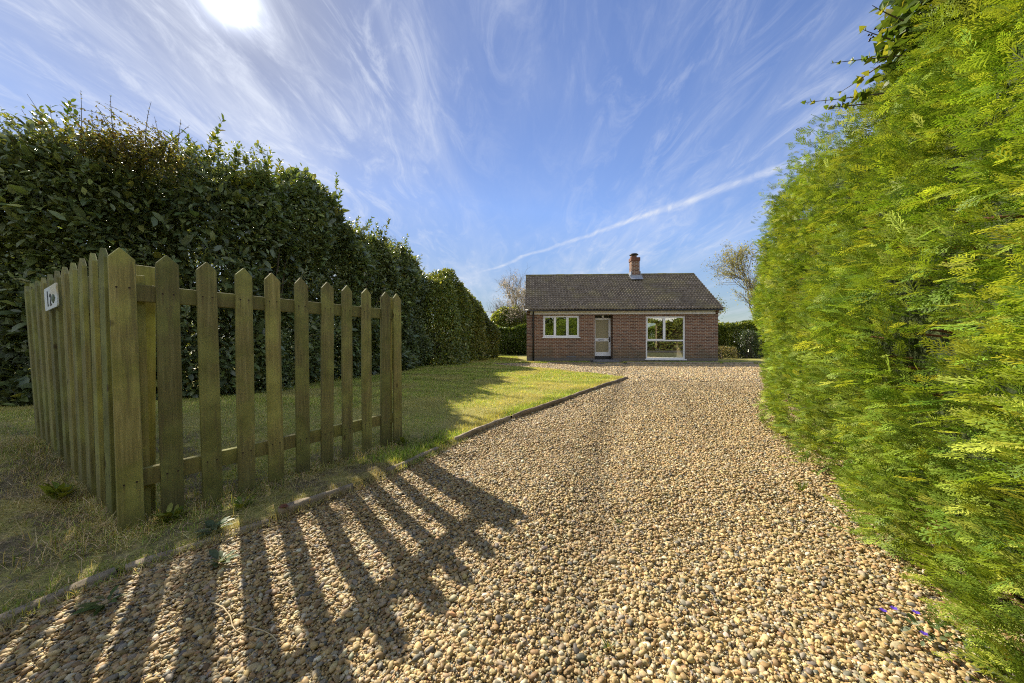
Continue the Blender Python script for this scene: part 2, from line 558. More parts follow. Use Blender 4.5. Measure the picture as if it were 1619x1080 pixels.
def mat_brick(name, dirt=True, tone=1.0):
    m, t = material(name)
    oc = t.n('ShaderNodeTexCoord').outputs['Object']
    geo = t.n('ShaderNodeNewGeometry')
    ge = t.n('ShaderNodeTexCoord').outputs['Normal']
    s = t.n('ShaderNodeSeparateXYZ', {0: oc})
    ns = t.n('ShaderNodeSeparateXYZ', {0: ge})
    isx = t.m('GREATER_THAN', t.m('ABSOLUTE', ns.outputs[0]), 0.6)
    u = t.m('ADD', t.m('MULTIPLY', s.outputs[0], t.m('SUBTRACT', 1.0, isx)), t.m('MULTIPLY', s.outputs[1], isx))
    vec = t.n('ShaderNodeCombineXYZ', {0: u, 1: s.outputs[2], 2: 0.0}).outputs[0]
    b = t.n('ShaderNodeTexBrick', {'Vector': vec, 'Color1': (.0, .0, .0, 1), 'Color2': (1, 1, 1, 1), 'Mortar': (.5, .5, .5, 1), 'Scale': 1.0,
                                   'Mortar Size': 0.007, 'Mortar Smooth': 0.15, 'Bias': 0.0, 'Brick Width': 0.225, 'Row Height': 0.075}, offset=0.5)
    col = t.ramp(t.n('ShaderNodeSeparateColor', {0: b.outputs[0]}).outputs[0],
                 [(0.0, (.115, .062, .045)), (0.25, (.20, .098, .058)), (0.5, (.26, .128, .072)), (0.75, (.185, .105, .078)), (1.0, (.32, .165, .092))])
    nz = t.noise(oc, 26.0, 5.0, 0.65).outputs[0]
    col = t.mix(1.0, col, t.ramp(nz, [(0.3, g3(.7 * tone)), (0.7, g3(1.25 * tone))]), 'MULTIPLY')
    col = t.mix(b.outputs['Fac'], col, (.44, .40, .33, 1))
    if dirt:
        big = t.noise(oc, 1.1, 5.0, 0.6).outputs[0]
        f = t.smooth(t.m('ADD', s.outputs[2], t.m('MULTIPLY', t.m('SUBTRACT', big, 0.5), 1.9)), 1.05, 0.15)
        col = t.mix(t.m('MULTIPLY', f, 0.5), col, (.10, .095, .06, 1))
        col = t.mix(t.m('MULTIPLY', t.smooth(s.outputs[2], .24, .20), .55), col, (.13, .135, .15, 1))
    h = t.m('ADD', t.m('MULTIPLY', b.outputs['Fac'], -1.0), t.m('MULTIPLY', nz, 0.3))
    finish(t, principled(t, col, 0.9, bump(t, h, 0.6, 0.008), 0.15))
    return m


M['brick'] = mat_brick('house_brick', True, .80)
M['chimney_brick'] = mat_brick('chimney_brick', False, .75)


def mat_tile():
    m, t = material('roof_tile')
    oc = t.n('ShaderNodeTexCoord').outputs['Object']
    n1 = t.noise(oc, 5.0, 6.0, 0.65).outputs[0]
    n2 = t.noise(oc, 1.3, 4.0).outputs[0]
    n3 = t.noise(oc, 38.0, 3.0, 0.6).outputs[0]
    col = t.ramp(n1, [(0.3, (.10, .08, .062)), (0.5, (.165, .137, .11)), (0.7, (.27, .232, .195))])
    lich = t.smooth(t.m('ADD', n2, t.m('MULTIPLY', n3, 0.5)), 0.72, 0.92)
    col = t.mix(t.m('MULTIPLY', lich, 0.4), col, (.28, .245, .12, 1))
    finish(t, principled(t, col, 0.9, bump(t, n3, 0.4, 0.006), 0.15))
    return m


M['tile'] = mat_tile()


def mat_ridge():
    m, t = material('ridge_tile')
    oc = t.n('ShaderNodeTexCoord').outputs['Object']
    n1 = t.noise(oc, 4.0, 5.0, 0.65).outputs[0]
    col = t.ramp(n1, [(0.35, (.10, .085, .06)), (0.55, (.17, .155, .07)), (0.7, (.25, .22, .09))])
    finish(t, principled(t, col, 0.9, bump(t, n1, 0.4, 0.01), 0.15))
    return m


M['ridge'] = mat_ridge()


def mat_glass(name, refl=0.22, tint=(0.82, 0.86, 0.84, 1)):
    m, t = material(name)
    fr = t.n('ShaderNodeFresnel', {'IOR': 1.5}).outputs[0]
    f = t.m('ADD', fr, refl, clamp=True)
    gl = t.n('ShaderNodeBsdfGlossy', {'Color': (.95, .97, .97, 1), 'Roughness': 0.015}).outputs[0]
    tr = t.n('ShaderNodeBsdfTransparent', {'Color': tint}).outputs[0]
    finish(t, t.n('ShaderNodeMixShader', {0: f, 1: tr, 2: gl}).outputs[0])
    return m


M['glass'] = mat_glass('window_glass', 0.20)
M['door_glass'] = simple_noise_mat('obscured_glass', (.25, .22, .13), (.34, .30, .19), 25, 0.3, 0.3, 0.004, spec=0.6)

# ------------------------------------------------------------------ ground shapes
KERB = np.array([(-2.5, -1.6), (-2.3, -.4), (-2.1, .6), (-1.91, 1.274), (-1.81, 1.553), (-1.6, 1.8), (-1.42, 2.025), (-1.24, 2.314), (-.913, 2.91),
                 (-.52, 3.78), (0.0, 4.725), (1.14, 6.44), (2.2, 8.1), (3.27, 9.78)])
LAWN_R = np.array([*map(tuple, KERB), (3.0, 10.4), (2.4, 11.4), (1.4, 12.9), (.4, 14.1), (-.5, 15.1), (-.9, 15.7), (-.7, 16.2), (0.4, 16.45)])
HEDGE_R = np.array([(.35, -1.5), (.75, -.6), (1.14, .2), (1.52, 1.0), (1.9, 1.67), (2.42, 2.46), (3.25, 4.05), (4.35, 5.67), (6.05, 8.1), (7.6, 10.2), (9.9, 13.4), (11.6, 16.4)])


def lawn_right(y):
    return np.interp(y, LAWN_R[:, 1], LAWN_R[:, 0])


def drive_right(y):
    return np.interp(y, HEDGE_R[:, 1], HEDGE_R[:, 0])


def ss(t):
    t = np.clip(t, 0, 1)
    return t * t * (3 - 2 * t)


def verge_h(x, y):
    x, y = np.asarray(x, float), np.asarray(y, float)
    return 0.17 * ss((-x - 2.25) / 1.9) * ss((7.0 - y) / 3.0) * ss((y + 1) / 1.5)


def lawn_z(x, y):
    p = np.stack([np.asarray(x, float).ravel(), np.asarray(y, float).ravel()], -1)
    b = (0.016 * lump(p, 1.6, 31) + 0.006 * lump(p, 9.0, 32)).reshape(np.shape(x))
    return verge_h(x, y) + 0.016 + b


def drive_z(x, y):
    p = np.stack([np.asarray(x, float).ravel(), np.asarray(y, float).ravel()], -1)
    rut = np.asarray(x, float) - 0.351 * np.asarray(y, float) + 0.42
    r = -0.024 * np.exp(-((rut - 0.15) / 0.17) ** 2) + 0.012 * np.exp(-((rut - 0.48) / 0.16) ** 2) + 0.010 * np.exp(-((rut + 0.2) / 0.16) ** 2) - 0.020 * np.exp(-((rut + 1.0) / 0.2) ** 2)
    return (0.012 * lump(p, 2.4, 41) + 0.005 * lump(p, 8.0, 42)).reshape(np.shape(x)) + r - 0.022


def row_sheet(name, ys, lf, rf, nx, zf, mat):
    V, Q = [], []
    for y in ys:
        xs = np.linspace(lf(y), rf(y), nx)
        V.append(np.stack([xs, np.full(nx, y), zf(xs, np.full(nx, y))], -1))
    n = len(ys)
    i = np.arange(n - 1)[:, None] * nx
    j = np.arange(nx - 1)[None]
    a = i + j
    Q = np.stack([a, a + 1, a + 1 + nx, a + nx], -1).reshape(-1, 4)
    o = np_mesh(name, np.concatenate(V), [Q], mat, smooth=True)
    o['kind'] = 'structure'
    return o


gm = MB()
for x0, x1, y0, y1 in ((-500, 500, -500, 900),):
    gm.box(x0, x1, y0, y1, -0.6, -0.11)
tag(gm.build('ground', M['soil']), kind='structure')
row_sheet('lawn', np.concatenate([np.arange(-1.6, 6, .07), np.arange(6, 16.46, .18)]), lambda y: -14.0, lambda y: float(lawn_right(y)) - 0.02, 90, lawn_z, M['lawn'])
row_sheet('back_lawn', np.arange(16.45, 44, .5), lambda y: -14.0, lambda y: 26.0, 60, lambda x, y: lawn_z(x, y) - 0.001, M['lawn'])
row_sheet('driveway', np.concatenate([np.arange(-1.6, 6, .1), np.arange(6, 16.6, .25)]), lambda y: float(lawn_right(y)) - 0.12, lambda y: float(drive_right(y)) + 1.6, 70, drive_z, M['bed'])
rd = MB().box(-60, 60, -7.2, -1.9, -0.10, -0.05)
tag(rd.build('road', M['asphalt']), kind='structure')

# ------------------------------------------------------------------ gravel stones (uncountable)


def pebble_templates(sub, count, seed):
    out = []
    for k in range(count):
        b = bmesh.new()
        bmesh.ops.create_icosphere(b, subdivisions=sub, radius=1.0)
        v = np.array([x.co[:] for x in b.verts])
        f = np.array([[x.index for x in q.verts] for q in b.faces])
        b.free()
        d = 1 + 0.25 * lump(v, 1.5, seed + k, 2)
        out.append((v * d[:, None], f))
    return out


PEB_PAL = [(.40, .275, .13), (.50, .38, .22), (.29, .25, .20), (.26, .165, .08), (.42, .26, .125), (.15, .135, .12), (.60, .52, .40), (.46, .33, .165), (.36, .29, .20)]
PEB_W = [5.5, 4.6, 2.6, 2.4, 1.0, 1.5, 1.2, 5, 3.2]


def pebbles(ylo, yhi, dens, mean, sub, zlift, seed, xlo=None, xhi=None):
    ys = np.linspace(ylo, yhi, 40)
    wmax = max(float(drive_right(y) + .5 - lawn_right(y)) for y in ys)
    n = int(dens * (yhi - ylo) * wmax)
    y = rng.uniform(ylo, yhi, n)
    l, r = lawn_right(y) - 0.015, drive_right(y) + 0.45
    x = l.min() + rng.uniform(0, 1, n) * (r.max() - l.min())
    k = (x > l) & (x < r) & ((y < 16.35) | (x > 0.2))
    x, y = x[k], y[k]
    n = len(x)
    T = pebble_templates(sub, 7, seed)
    s = mean * np.exp(rng.normal(size=n) * 0.36).clip(0.45, 2.3)
    sz = np.stack([s * rng.uniform(.95, 1.4, n), s * rng.uniform(.7, 1.0, n), s * rng.uniform(.42, .75, n)], -1) * 0.5
    yaw = rng.uniform(0, 6.283, n)
    ax = np.stack([np.cos(yaw), np.sin(yaw), rng.normal(size=n) * 0.28], -1)
    nr = np.stack([rng.normal(size=n) * .3, rng.normal(size=n) * .3, np.ones(n)], -1)
    z = drive_z(x, y) + sz[:, 2] * 0.6 + zlift * rng.uniform(-.4, 1, n)
    P = np.stack([x, y, z], -1)
    patch = lump(np.stack([x, y], -1), 1.2, 77)
    rut = x - 0.351 * y + 0.42 + .08 * lump(y[:, None], 1.5, 78)
    patch = patch - 2.0 * np.exp(-((rut - .15) / .13) ** 2) - 1.3 * np.exp(-((rut - 1.35) / .15) ** 2)
    col = pick(PEB_PAL, n, PEB_W, 0.18) * np.array((.87, .88, .78)) * (1 + 0.12 * patch)[:, None]
    parts = []
    which = rng.integers(0, len(T), n)
    for i, (tv, tf) in enumerate(T):
        q = which == i
        parts.append(scatter(P[q], ax[q], nr[q], sz[q], tv, [tf], col[q]))
    return merge(parts)


pm = merge([pebbles(-1.2, 0.5, 1500, .030, 1, .01, 500), pebbles(0.5, 0.95, 4500, .021, 1, .010, 600), pebbles(0.95, 1.95, 15000, .0134, 2, .010, 100),
            pebbles(1.95, 3.2, 15000, .0135, 1, .010, 200), pebbles(3.2, 5.5, 9500, .0157, 1, .010, 300), pebbles(5.5, 9.0, 5000, .0205, 1, .010, 400),
            pebbles(9.0, 16.7, 1900, .034, 1, .010, 700), pebbles(0.95, 2.2, 14000, .0075, 1, .016, 800), pebbles(2.2, 4.2, 5000, .0085, 1, .016, 900)])
tag(np_mesh('gravel', pm[0], pm[1], M['pebble'], tint=pm[2], smooth=True), 'tan and grey rounded pebbles covering the driveway', 'gravel', kind='stuff')

# ------------------------------------------------------------------ grass (uncountable)
GREEN = [(.16, .25, .035), (.235, .33, .05), (.34, .39, .075), (.46, .42, .13), (.60, .50, .24), (.19, .155, .09)]


def blades(x, y, z, h, wd, lean, wts, jit=0.2):
    n = len(x)
    yaw = rng.uniform(0, 6.283, n)
    ln = np.abs(rng.normal(size=n)) * lean
    ax = np.stack([np.cos(yaw) * ln, np.sin(yaw) * ln, np.ones(n)], -1)
    nr = np.stack([np.cos(yaw), np.sin(yaw), -ln * .3], -1) + rng.normal(size=(n, 3)) * .25
    hh = h * np.exp(rng.normal(size=n) * .35)
    sz = np.stack([hh, wd * rng.uniform(.7, 1.3, n), hh * 1.2], -1)
    col = pick(GREEN, n, wts, jit)
    pn = lump(np.stack([x, y], -1), 1.5, 61)
    f = ss((pn - .06) / .4)[:, None] * .6
    col = col * (1 - f) + f * pick([(.52, .44, .20), (.44, .38, .15), (.36, .30, .15)], n)
    col = col * (1 + .28 * lump(np.stack([x, y], -1), 4.5, 62))[:, None]
    return scatter(np.stack([x, y, z], -1), ax, nr, sz, BLADE_V, BLADE_F, col)


def lawn_pts(n, x0, x1, y0, y1, margin=0.03):
    x, y = rng.uniform(x0, x1, n), rng.uniform(y0, y1, n)
    k = x < lawn_right(y) - margin
    return x[k], y[k]


FENCE_CORNER = np.array((-2.134, 1.922))


def outside_fence(x, y):
    """street side of the two fence panels"""
    a = ((x + 2.3) * .468 + (y - 1.96) * .884 < 0.05)      # in front of the street panel
    b = ((x + 2.134) * .866 - (y - 1.922) * .5 > -0.05)    # gravel side of the other panel
    return (a | b) & (y < 4.4)


gp = []
x, y = lawn_pts(150000, -7.0, 0.2, 2.0, 5.2)
k = ~outside_fence(x, y)
x, y = x[k], y[k]
gp.append(blades(x, y, lawn_z(x, y) - .004, .022, .0035, .8, [3, 4, 4, 5, 3, 1]))
x, y = lawn_pts(170000, -5.6, 2.4, 5.2, 9.0)
gp.append(blades(x, y, lawn_z(x, y) - .004, .026, .0055, .8, [3, 4, 5, 4, 2.4, .6]))
x, y = lawn_pts(150000, -5.0, 3.4, 9.0, 16.4)
gp.append(blades(x, y, lawn_z(x, y) - .004, .032, .010, .7, [3, 5, 5, 3, 1.4, .4]))
x, y = rng.uniform(-4.5, .4, 26000), rng.uniform(16.4, 27, 26000)
gp.append(blades(x, y, lawn_z(x, y) - .004, .04, .016, .7, [4, 5, 4, 2, .6, .3]))
# lusher fringe along the sunny edge
t_ = rng.uniform(0, 1, 16000)
yy = 2.9 + t_ * 6.9
xx = lawn_right(yy) - np.abs(rng.normal(size=16000)) * .2 - .03
gp.append(blades(xx, yy, lawn_z(xx, yy) - .004, .038, .006, .6, [5, 5, 3, 1, .5, .2]))
gmesh = merge(gp)
tag(np_mesh('lawn_grass', gmesh[0], gmesh[1], M['grass'], tint=gmesh[2] * 1.2), 'short dry mown grass of the front lawn', 'grass', kind='stuff')

vp = []
x, y = lawn_pts(120000, -6.5, -.3, .2, 4.4, 0.0)
k = outside_fence(x, y)
x, y = x[k], y[k]
patch = lump(np.stack([x, y], -1), 3.2, 55)
g1 = patch > -0.05
vp.append(blades(x[g1], y[g1], lawn_z(x[g1], y[g1]) - .004, .038, .0032, 1.5, [5, 5, 3.5, 2, 1.2, .8]))
g1 = (~g1) & (rng.uniform(0, 1, len(x)) < .45)
vp.append(blades(x[g1], y[g1], lawn_z(x[g1], y[g1]) - .002, .030, .0026, 2.2, [1.5, 2, 2, 3, 3.4, 3]))
# lank straw lying along the foot of the fence and mown clippings
n = 9000
t_ = rng.uniform(-.15, 1.0, n)
side = rng.choice(2, n)
bx = np.where(side == 0, -2.134 + .936 * t_, -2.3 - 2.0 * t_) + rng.normal(size=n) * .09
by = np.where(side == 0, 1.922 + 1.622 * t_, 1.95 + 1.06 * t_) + rng.normal(size=n) * .09 - .05
k = bx < lawn_right(by)
vp.append(blades(bx[k], by[k], lawn_z(bx[k], by[k]), .06, .0028, 2.4, [1, 2, 2, 4, 5, 2]))
n = 5000
x, y = lawn_pts(n, -5.5, -1.4, .5, 3.3, 0.0)
k = outside_fence(x, y)
vp.append(blades(x[k], y[k], lawn_z(x[k], y[k]) + .01, .07, .0024, 5.0, [0, .5, .5, 2, 6, 2]))
# ragged tufts over the near edging and in the gravel beside it
n = 15000
yy = rng.uniform(.4, 3.7, n)
xx = lawn_right(yy) + rng.normal(size=n) * .055 - .02
vp.append(blades(xx, yy, np.maximum(lawn_z(xx, yy), 0) - .008, .028, .003, 1.4, [4, 4, 3, 3, 2.2, 1]))
vm_ = merge(vp)
vm_ = (vm_[0], vm_[1], vm_[2] * np.array((1.08, 1.02, 1.3)))
tag(np_mesh('verge_grass', vm_[0], vm_[1], M['grass'], tint=vm_[2]), 'rough patchy grass and straw outside the picket fence', 'grass', kind='stuff')

# ------------------------------------------------------------------ edging lengths


def resample(P, step):
    P = np.asarray(P, float)
    d = np.concatenate([[0], np.cumsum(np.linalg.norm(np.diff(P, axis=0), axis=1))])
    n = max(3, int(d[-1] / step))
    s = np.linspace(0, d[-1], n)
    return np.stack([np.interp(s, d, P[:, i]) for i in range(P.shape[1])], -1), s


def edging(name, pts, mat, label, cat, wd=.042, hi=.024, lo=-.10, seed=0, grp=None, wob=.009, zb=0.0):
    P, s = resample(pts, .04)
    T = norm(np.gradient(P, axis=0))
    N = np.stack([T[:, 1], -T[:, 0]], -1)
    prof = np.array([(-1, lo), (-1, hi * .55), (-.7, hi * .9), (0, hi), (.7, hi * .9), (1, hi * .55), (1, lo)])
    k = len(prof)
    q = np.stack([s, np.zeros(len(s))], -1)
    la = lump(q, 3.0, seed) * wob * 1.5
    V = []
    for j, (a, z) in enumerate(prof):
        ww = wd * .5 * a * (1 + .18 * lump(q, 9.0, seed + j + 1)) + la
        zz_ = z + (wob * lump(q, 11.0, seed + 20 + j) if z > 0 else 0) + zb + .01 * lump(q, 1.7, seed + 60)
        V.append(np.stack([P[:, 0] + N[:, 0] * ww, P[:, 1] + N[:, 1] * ww, zz_], -1))
    V = np.stack(V, 1).reshape(-1, 3)
    n = len(P)
    i = np.arange(n - 1)[:, None] * k
    j = np.arange(k)[None]
    a, b_ = i + j, i + (j + 1) % k
    Q = np.stack([a, b_, b_ + k, a + k], -1).reshape(-1, 4)
    caps = np.array([list(range(k))[::-1], [(n - 1) * k + t for t in range(k)]])
    return tag(np_mesh(name, V, [Q, caps], mat, smooth=False), label, cat, grp)


GE = 'edging lengths between lawn and gravel'
edging('concrete_edging', [(-2.15, .4), (-2.06, .75), (-1.91, 1.274), (-1.8, 1.545)], M['concrete'], 'longest grey edging length, sunk in rough grass in front of the corner fence post', 'edging', seed=1, grp=GE)
edging('concrete_edging', [(-1.785, 1.575), (-1.6, 1.8), (-1.43, 2.0)], M['concrete'], 'grey edging length beside the corner fence post, between weeds and shaded pebbles', 'edging', seed=2, grp=GE)
edging('concrete_edging', [(-1.395, 2.055), (-1.24, 2.314), (-1.16, 2.45)], M['concrete'], 'short grey edging length with gaps at both ends, below the middle of the picket fence', 'edging', seed=3, grp=GE, hi=.038)
edging('concrete_edging', [(-1.0, 2.74), (-.913, 2.91), (-.72, 3.32)], M['concrete'], 'mossy edging length among grass tufts at the far end of the picket fence', 'edging', seed=4, grp=GE, hi=.028)
edging('concrete_edging', [(-.6, 3.6), (-.52, 3.78), (-.03, 4.67)], M['concrete'], 'pale edging length where the hedge shadow crosses onto the gravel', 'edging', seed=5, grp=GE, hi=.04)
edging('timber_edging', [(0.01, 4.74), (.55, 5.6), (1.12, 6.41)], M['timber'], 'bowed brown timber edging along the sunlit middle of the lawn', 'edging', seed=6, grp=GE, wd=.045, hi=.042)
edging('timber_edging', [(1.16, 6.47), (2.2, 8.1), (3.3, 9.8)], M['timber'], 'long straight brown timber edging ending at the pointed tip of the lawn', 'edging', seed=7, grp=GE, wd=.05, hi=.048)

# ------------------------------------------------------------------ picket fence
U2 = np.array((.5, .866))
N2 = np.array((.866, -.5))


def picket_mesh(wd, h, th, peak, seed):
    r = random.Random(seed)
    b = MB()
    hw = wd / 2
    j = lambda a: r.uniform(-a, a)
    pts = [(-hw + j(.002), 0.012 + j(.006)), (-hw + .02, j(.004)), (hw - .02, j(.004)), (hw + j(.002), 0.012 + j(.006)), (hw + j(.003), h * .5), (hw + j(.002), h - peak + j(.006)),
           (j(.006), h), (-hw + j(.002), h - peak + j(.006)), (-hw + j(.003), h * .5)]
    b.prism(pts, -th / 2, th / 2, .003)
    me = b.build('picket', M['board'])
    d = me.data
    bpy.data.objects.remove(me)
    return d


PICKETS = [picket_mesh(.10, 1.5, .022, .052, s) for s in range(5)]


def panel(label, corner, ang, tvals, post_t, rails, length0, length1, base_lift, rail_y, lean, ground, seed, widths=None):
    """local x along the panel, local -y towards the outside face that carries the pickets"""
    t = empty('picket_fence', (corner[0], corner[1], 0), ang, label, 'fence', 'olive brown picket fence panels')
    r = random.Random(seed)
    for i, tv in enumerate(tvals):
        p = link('picket', PICKETS[(i * 3 + seed) % 5], None, t)
        gz = ground(tv)
        hh = lean['h'](i)
        p.location = (tv, -.036, gz + base_lift(i))
        p.scale = ((widths[i] if widths else 1.0), 1, (hh - gz - base_lift(i)) / 1.5)
        p.rotation_euler = (R(lean['out'](i)), R(lean['along'](i) + r.uniform(-.35, .35)), R(r.uniform(-1.5, 1.5)))
    for (z0, z1, ha, hb) in rails:
        b = MB().box(length0, length1, -.021, .021, -ha / 2, ha / 2, .004)
        o = b.build('rail', M['wood'], t)
        o.rotation_euler = (R(lean['rail']), -math.atan2(z1 - z0, length1 - length0), 0)
        o.location = (0, -math.sin(R(lean['rail'])) * z0 + rail_y, z0)
    for (pt, py, ph, pw, an) in post_t:
        b = MB().box(-pw / 2, pw / 2, -pw / 2, pw / 2, -.35, ph, .005)
        o = b.build('post', M['wood'], t)
        o.location = (pt, py, ground(pt))
        o.rotation_euler = (R(lean['post']), R(an), 0)
    return t


def leanfun(out, along, h, rail, post):
    return {'out': out, 'along': along, 'h': h, 'rail': rail, 'post': post}


# the panel along the gravel: rotated so local x runs away from the camera, local -y faces the gravel
ts = [0.0, .157, .344, .532, .719, .911, 1.107, 1.29, 1.49, 1.70, 1.855]
ts[0] = -0.012
lifts = [-.02, .012, .02, .02, .022, .02, .015, .012, .012, .0, -.005]
fa = panel('picket fence panel along the gravel, ten spaced boards nailed to two rails', (-2.134, 1.922), math.atan2(.866, .5), ts,
           [(.045, .045, 1.43, .065, -1.1), (1.765, .03, 1.5, .085, 0)],
           [(1.325, 1.325, .095, .095), (.275, .275, .10, .10)], 0.0, 1.85, lambda i: lifts[i],
           0.0, leanfun(lambda i: 0.0, lambda i: -1.25 if i < 3 else (-.9 if i < 6 else -.2), lambda i: 1.562 - .002 * i, 0, 0),
           lambda t: 0.0, 1, widths=[1.0, .98, 1.0, 1.0, 1.0, 1.0, 1.0, .96, 1, 1.0, 1.0])
# the panel along the street: seen nearly edge-on
LA = math.atan2(.4857, -.8746)
tp = [.0 + .2135 * i for i in range(11)]


def gstreet(t):
    return float(verge_h(-2.348 - .8746 * t, 2.052 + .4857 * t))


fb = panel('picket fence panel facing the street, close-set boards carrying the white number plate', (-2.348, 2.052), LA, tp,
           [(-.11, -.02, 1.5, .085, 0), (1.1, .06, 1.45, .085, 0), (2.2, .06, 1.45, .085, 0)],
           [(1.30, 1.28, .09, .09), (.32, .40, .09, .09)], -.12, 2.25, lambda i: -.01, 0.0,
           leanfun(lambda i: 0, lambda i: 0, lambda i: 1.60 - .006 * i, 0, 0), gstreet, 2)
# local +y of this panel points to the street, so its boards move to the +y side and lean out
for ch in fb.children:
    if ch.name.startswith('picket'):
        i = round(ch.location.x / .2135)
        ch.location.y = .036
        ch.rotation_euler.x = R(-1.2 - .16 * i)
    elif ch.name.startswith('rail'):
        ch.location.y = -.022 * ch.location.z
    else:
        ch.location.y = -.066

# number plate on the street panel
pl = empty('number_plate', (0, 0, 0), 0, 'white house number plate 12 with dark figures and a painted plant, on the street-facing pickets', 'sign')
pl.rotation_euler = (R(-2.0), R(3.0), LA)
ptx = 1.09
base = Matrix.Rotation(LA, 4, 'Z') @ Vector((ptx, .110, 0)) + Vector((-2.348, 2.052, 1.37))
pl.location = base
# local x runs along the panel away from the camera: seen from the street the text must run towards -x
pw, phh = .40, .165
rr = MB()
cor = []
for cx, cz, a0 in ((pw / 2 - .02, phh / 2 - .02, 0), (-pw / 2 + .02, phh / 2 - .02, 90), (-pw / 2 + .02, -phh / 2 + .02, 180), (pw / 2 - .02, -phh / 2 + .02, 270)):
    for k in range(4):
        a = R(a0 + 30 * k)
        cor.append((cx + .02 * math.cos(a), cz + .02 * math.sin(a)))
rr.prism(cor, -.004, .004)
m_, t = material('plate_enamel')
oc = t.n('ShaderNodeTexCoord').outputs['Object']
sx = t.n('ShaderNodeSeparateXYZ', {0: oc})
nz = t.noise(oc, 28.0, 5.0, 0.6).outputs[0]
warm = t.m('MULTIPLY', t.smooth(sx.outputs[0], 0.06, -0.05), t.smooth(t.m('ADD', sx.outputs[2], t.m('MULTIPLY', nz, .05)), 0.01, 0.05))
col = t.mix(warm, (.62, .67, .74, 1), (.62, .56, .42, 1))
col = t.mix(t.m('MULTIPLY', t.smooth(nz, 0.52, 0.62), t.m('MULTIPLY', warm, .45)), col, (.24, .22, .12, 1))
finish(t, principled(t, col, .35, spec=.5))
rr.build('plate', m_, pl)
ink = simple_noise_mat('plate_ink', (.015, .02, .03), (.03, .04, .055), 30, .4)


def figure(txt, x, z, size):
    cu = bpy.data.curves.new('figure', 'FONT')
    cu.body, cu.size, cu.extrude, cu.align_x = txt, size, .0012, 'CENTER'
    tmp = bpy.data.objects.new('tmp', cu)
    C.objects.link(tmp)
    dg = bpy.context.evaluated_depsgraph_get()
    me = bpy.data.meshes.new_from_object(tmp.evaluated_get(dg))
    bpy.data.objects.remove(tmp)
    o = link('number_figure', me, ink, pl)
    o.location = (x, .0055, z)
    o.rotation_euler = (R(90), 0, R(180))
    return o


figure('1', .085, -.058, .165)
figure('2', -.005, -.058, .125)
sp = MB()
for k in range(7):
    a = R(50 + 16 * k)
    sp.tube([(-.09, .0055, -.05), (-.09 + .03 * math.cos(a), .006, -.05 + .03 * math.sin(a)), (-.09 + .075 * math.cos(a), .0055, -.05 + .065 * math.sin(a))], [.002, .006, .001], 5)
sp.build('painted_plant', simple_noise_mat('plant_paint', (.13, .19, .18), (.24, .31, .28), 30, .4), pl)

# ------------------------------------------------------------------ house
HA = R(-3.0)
H = empty('brick_house', (0.75, 17.45, 0), HA, 'red brick bungalow with brown tiled roof and one chimney, at the end of the drive', 'house')
HW, HD, EZ = 9.5, 5.4, 2.66
WIN1 = (.84, 2.67, 1.27, 2.37)
DOOR = (3.44, 4.36, .10, 2.40)
WIN2 = (5.98, 7.92, .16, 2.32)


def wall_open(b, w_, h0, h1, openings, y0, y1):
    xs = sorted({0.0, w_, *[v for o in openings for v in o[:2]]})
    zs = sorted({h0, h1, *[v for o in openings for v in o[2:]]})
    cut = lambda xm, zm: any(o[0] < xm < o[1] and o[2] < zm < o[3] for o in openings)
    for y, flip in ((y0, False), (y1, True)):
        for xa, xb in zip(xs, xs[1:]):
            for za, zb in zip(zs, zs[1:]):
                if cut((xa + xb) / 2, (za + zb) / 2):
                    continue
                vs = [b.verts.new(p) for p in ((xa, y, za), (xb, y, za), (xb, y, zb), (xa, y, zb))]
                b.faces.new(vs[::-1] if flip else vs)
    for (xa, xb, za, zb) in openings:
        for q in (((xa, y0, za), (xa, y1, za), (xa, y1, zb), (xa, y0, zb)), ((xb, y0, za), (xb, y0, zb), (xb, y1, zb), (xb, y1, za)),
                  ((xa, y0, zb), (xa, y1, zb), (xb, y1, zb), (xb, y0, zb)), ((xa, y0, za), (xb, y0, za), (xb, y1, za), (xa, y1, za))):
            b.faces.new([b.verts.new(p) for p in q])


RY = HD / 2                       # ridge
RZ = 4.93
wb = MB()
wall_open(wb.b, HW, -.1, EZ, [WIN1, DOOR, WIN2], 0.0, .26)
# recess of the porch
for q in (((DOOR[0], .26, .1), (DOOR[0], .52, .1), (DOOR[0], .52, 2.4), (DOOR[0], .26, 2.4)), ((DOOR[1], .26, .1), (DOOR[1], .26, 2.4), (DOOR[1], .52, 2.4), (DOOR[1], .52, .1)),
          ((DOOR[0], .26, 2.4), (DOOR[0], .52, 2.4), (DOOR[1], .52, 2.4), (DOOR[1], .26, 2.4))):
    wb.b.faces.new([wb.b.verts.new(p) for p in q])
for x0, x1 in ((0.0, .24), (HW - .24, HW)):       # gable ends
    pts = [(0.262, -.1), (HD, -.1), (HD, EZ), (RY, RZ - .12), (0.262, EZ + .18)]
    a = [wb.b.verts.new((x0, y, z)) for y, z in pts]
    c = [wb.b.verts.new((x1, y, z)) for y, z in pts]
    wb.b.faces.new(a)
    wb.b.faces.new(c[::-1])
    for i in range(5):
        wb.b.faces.new((a[i], c[i], c[(i + 1) % 5], a[(i + 1) % 5]))
for xa, xb, za, zb in ((.242, 5.6, -.1, EZ), (8.4, HW - .242, -.1, EZ), (5.602, 8.398, -.1, .7), (5.602, 8.398, 2.25, EZ)):
    wb.box(xa, xb, HD - .25, HD, za, zb)
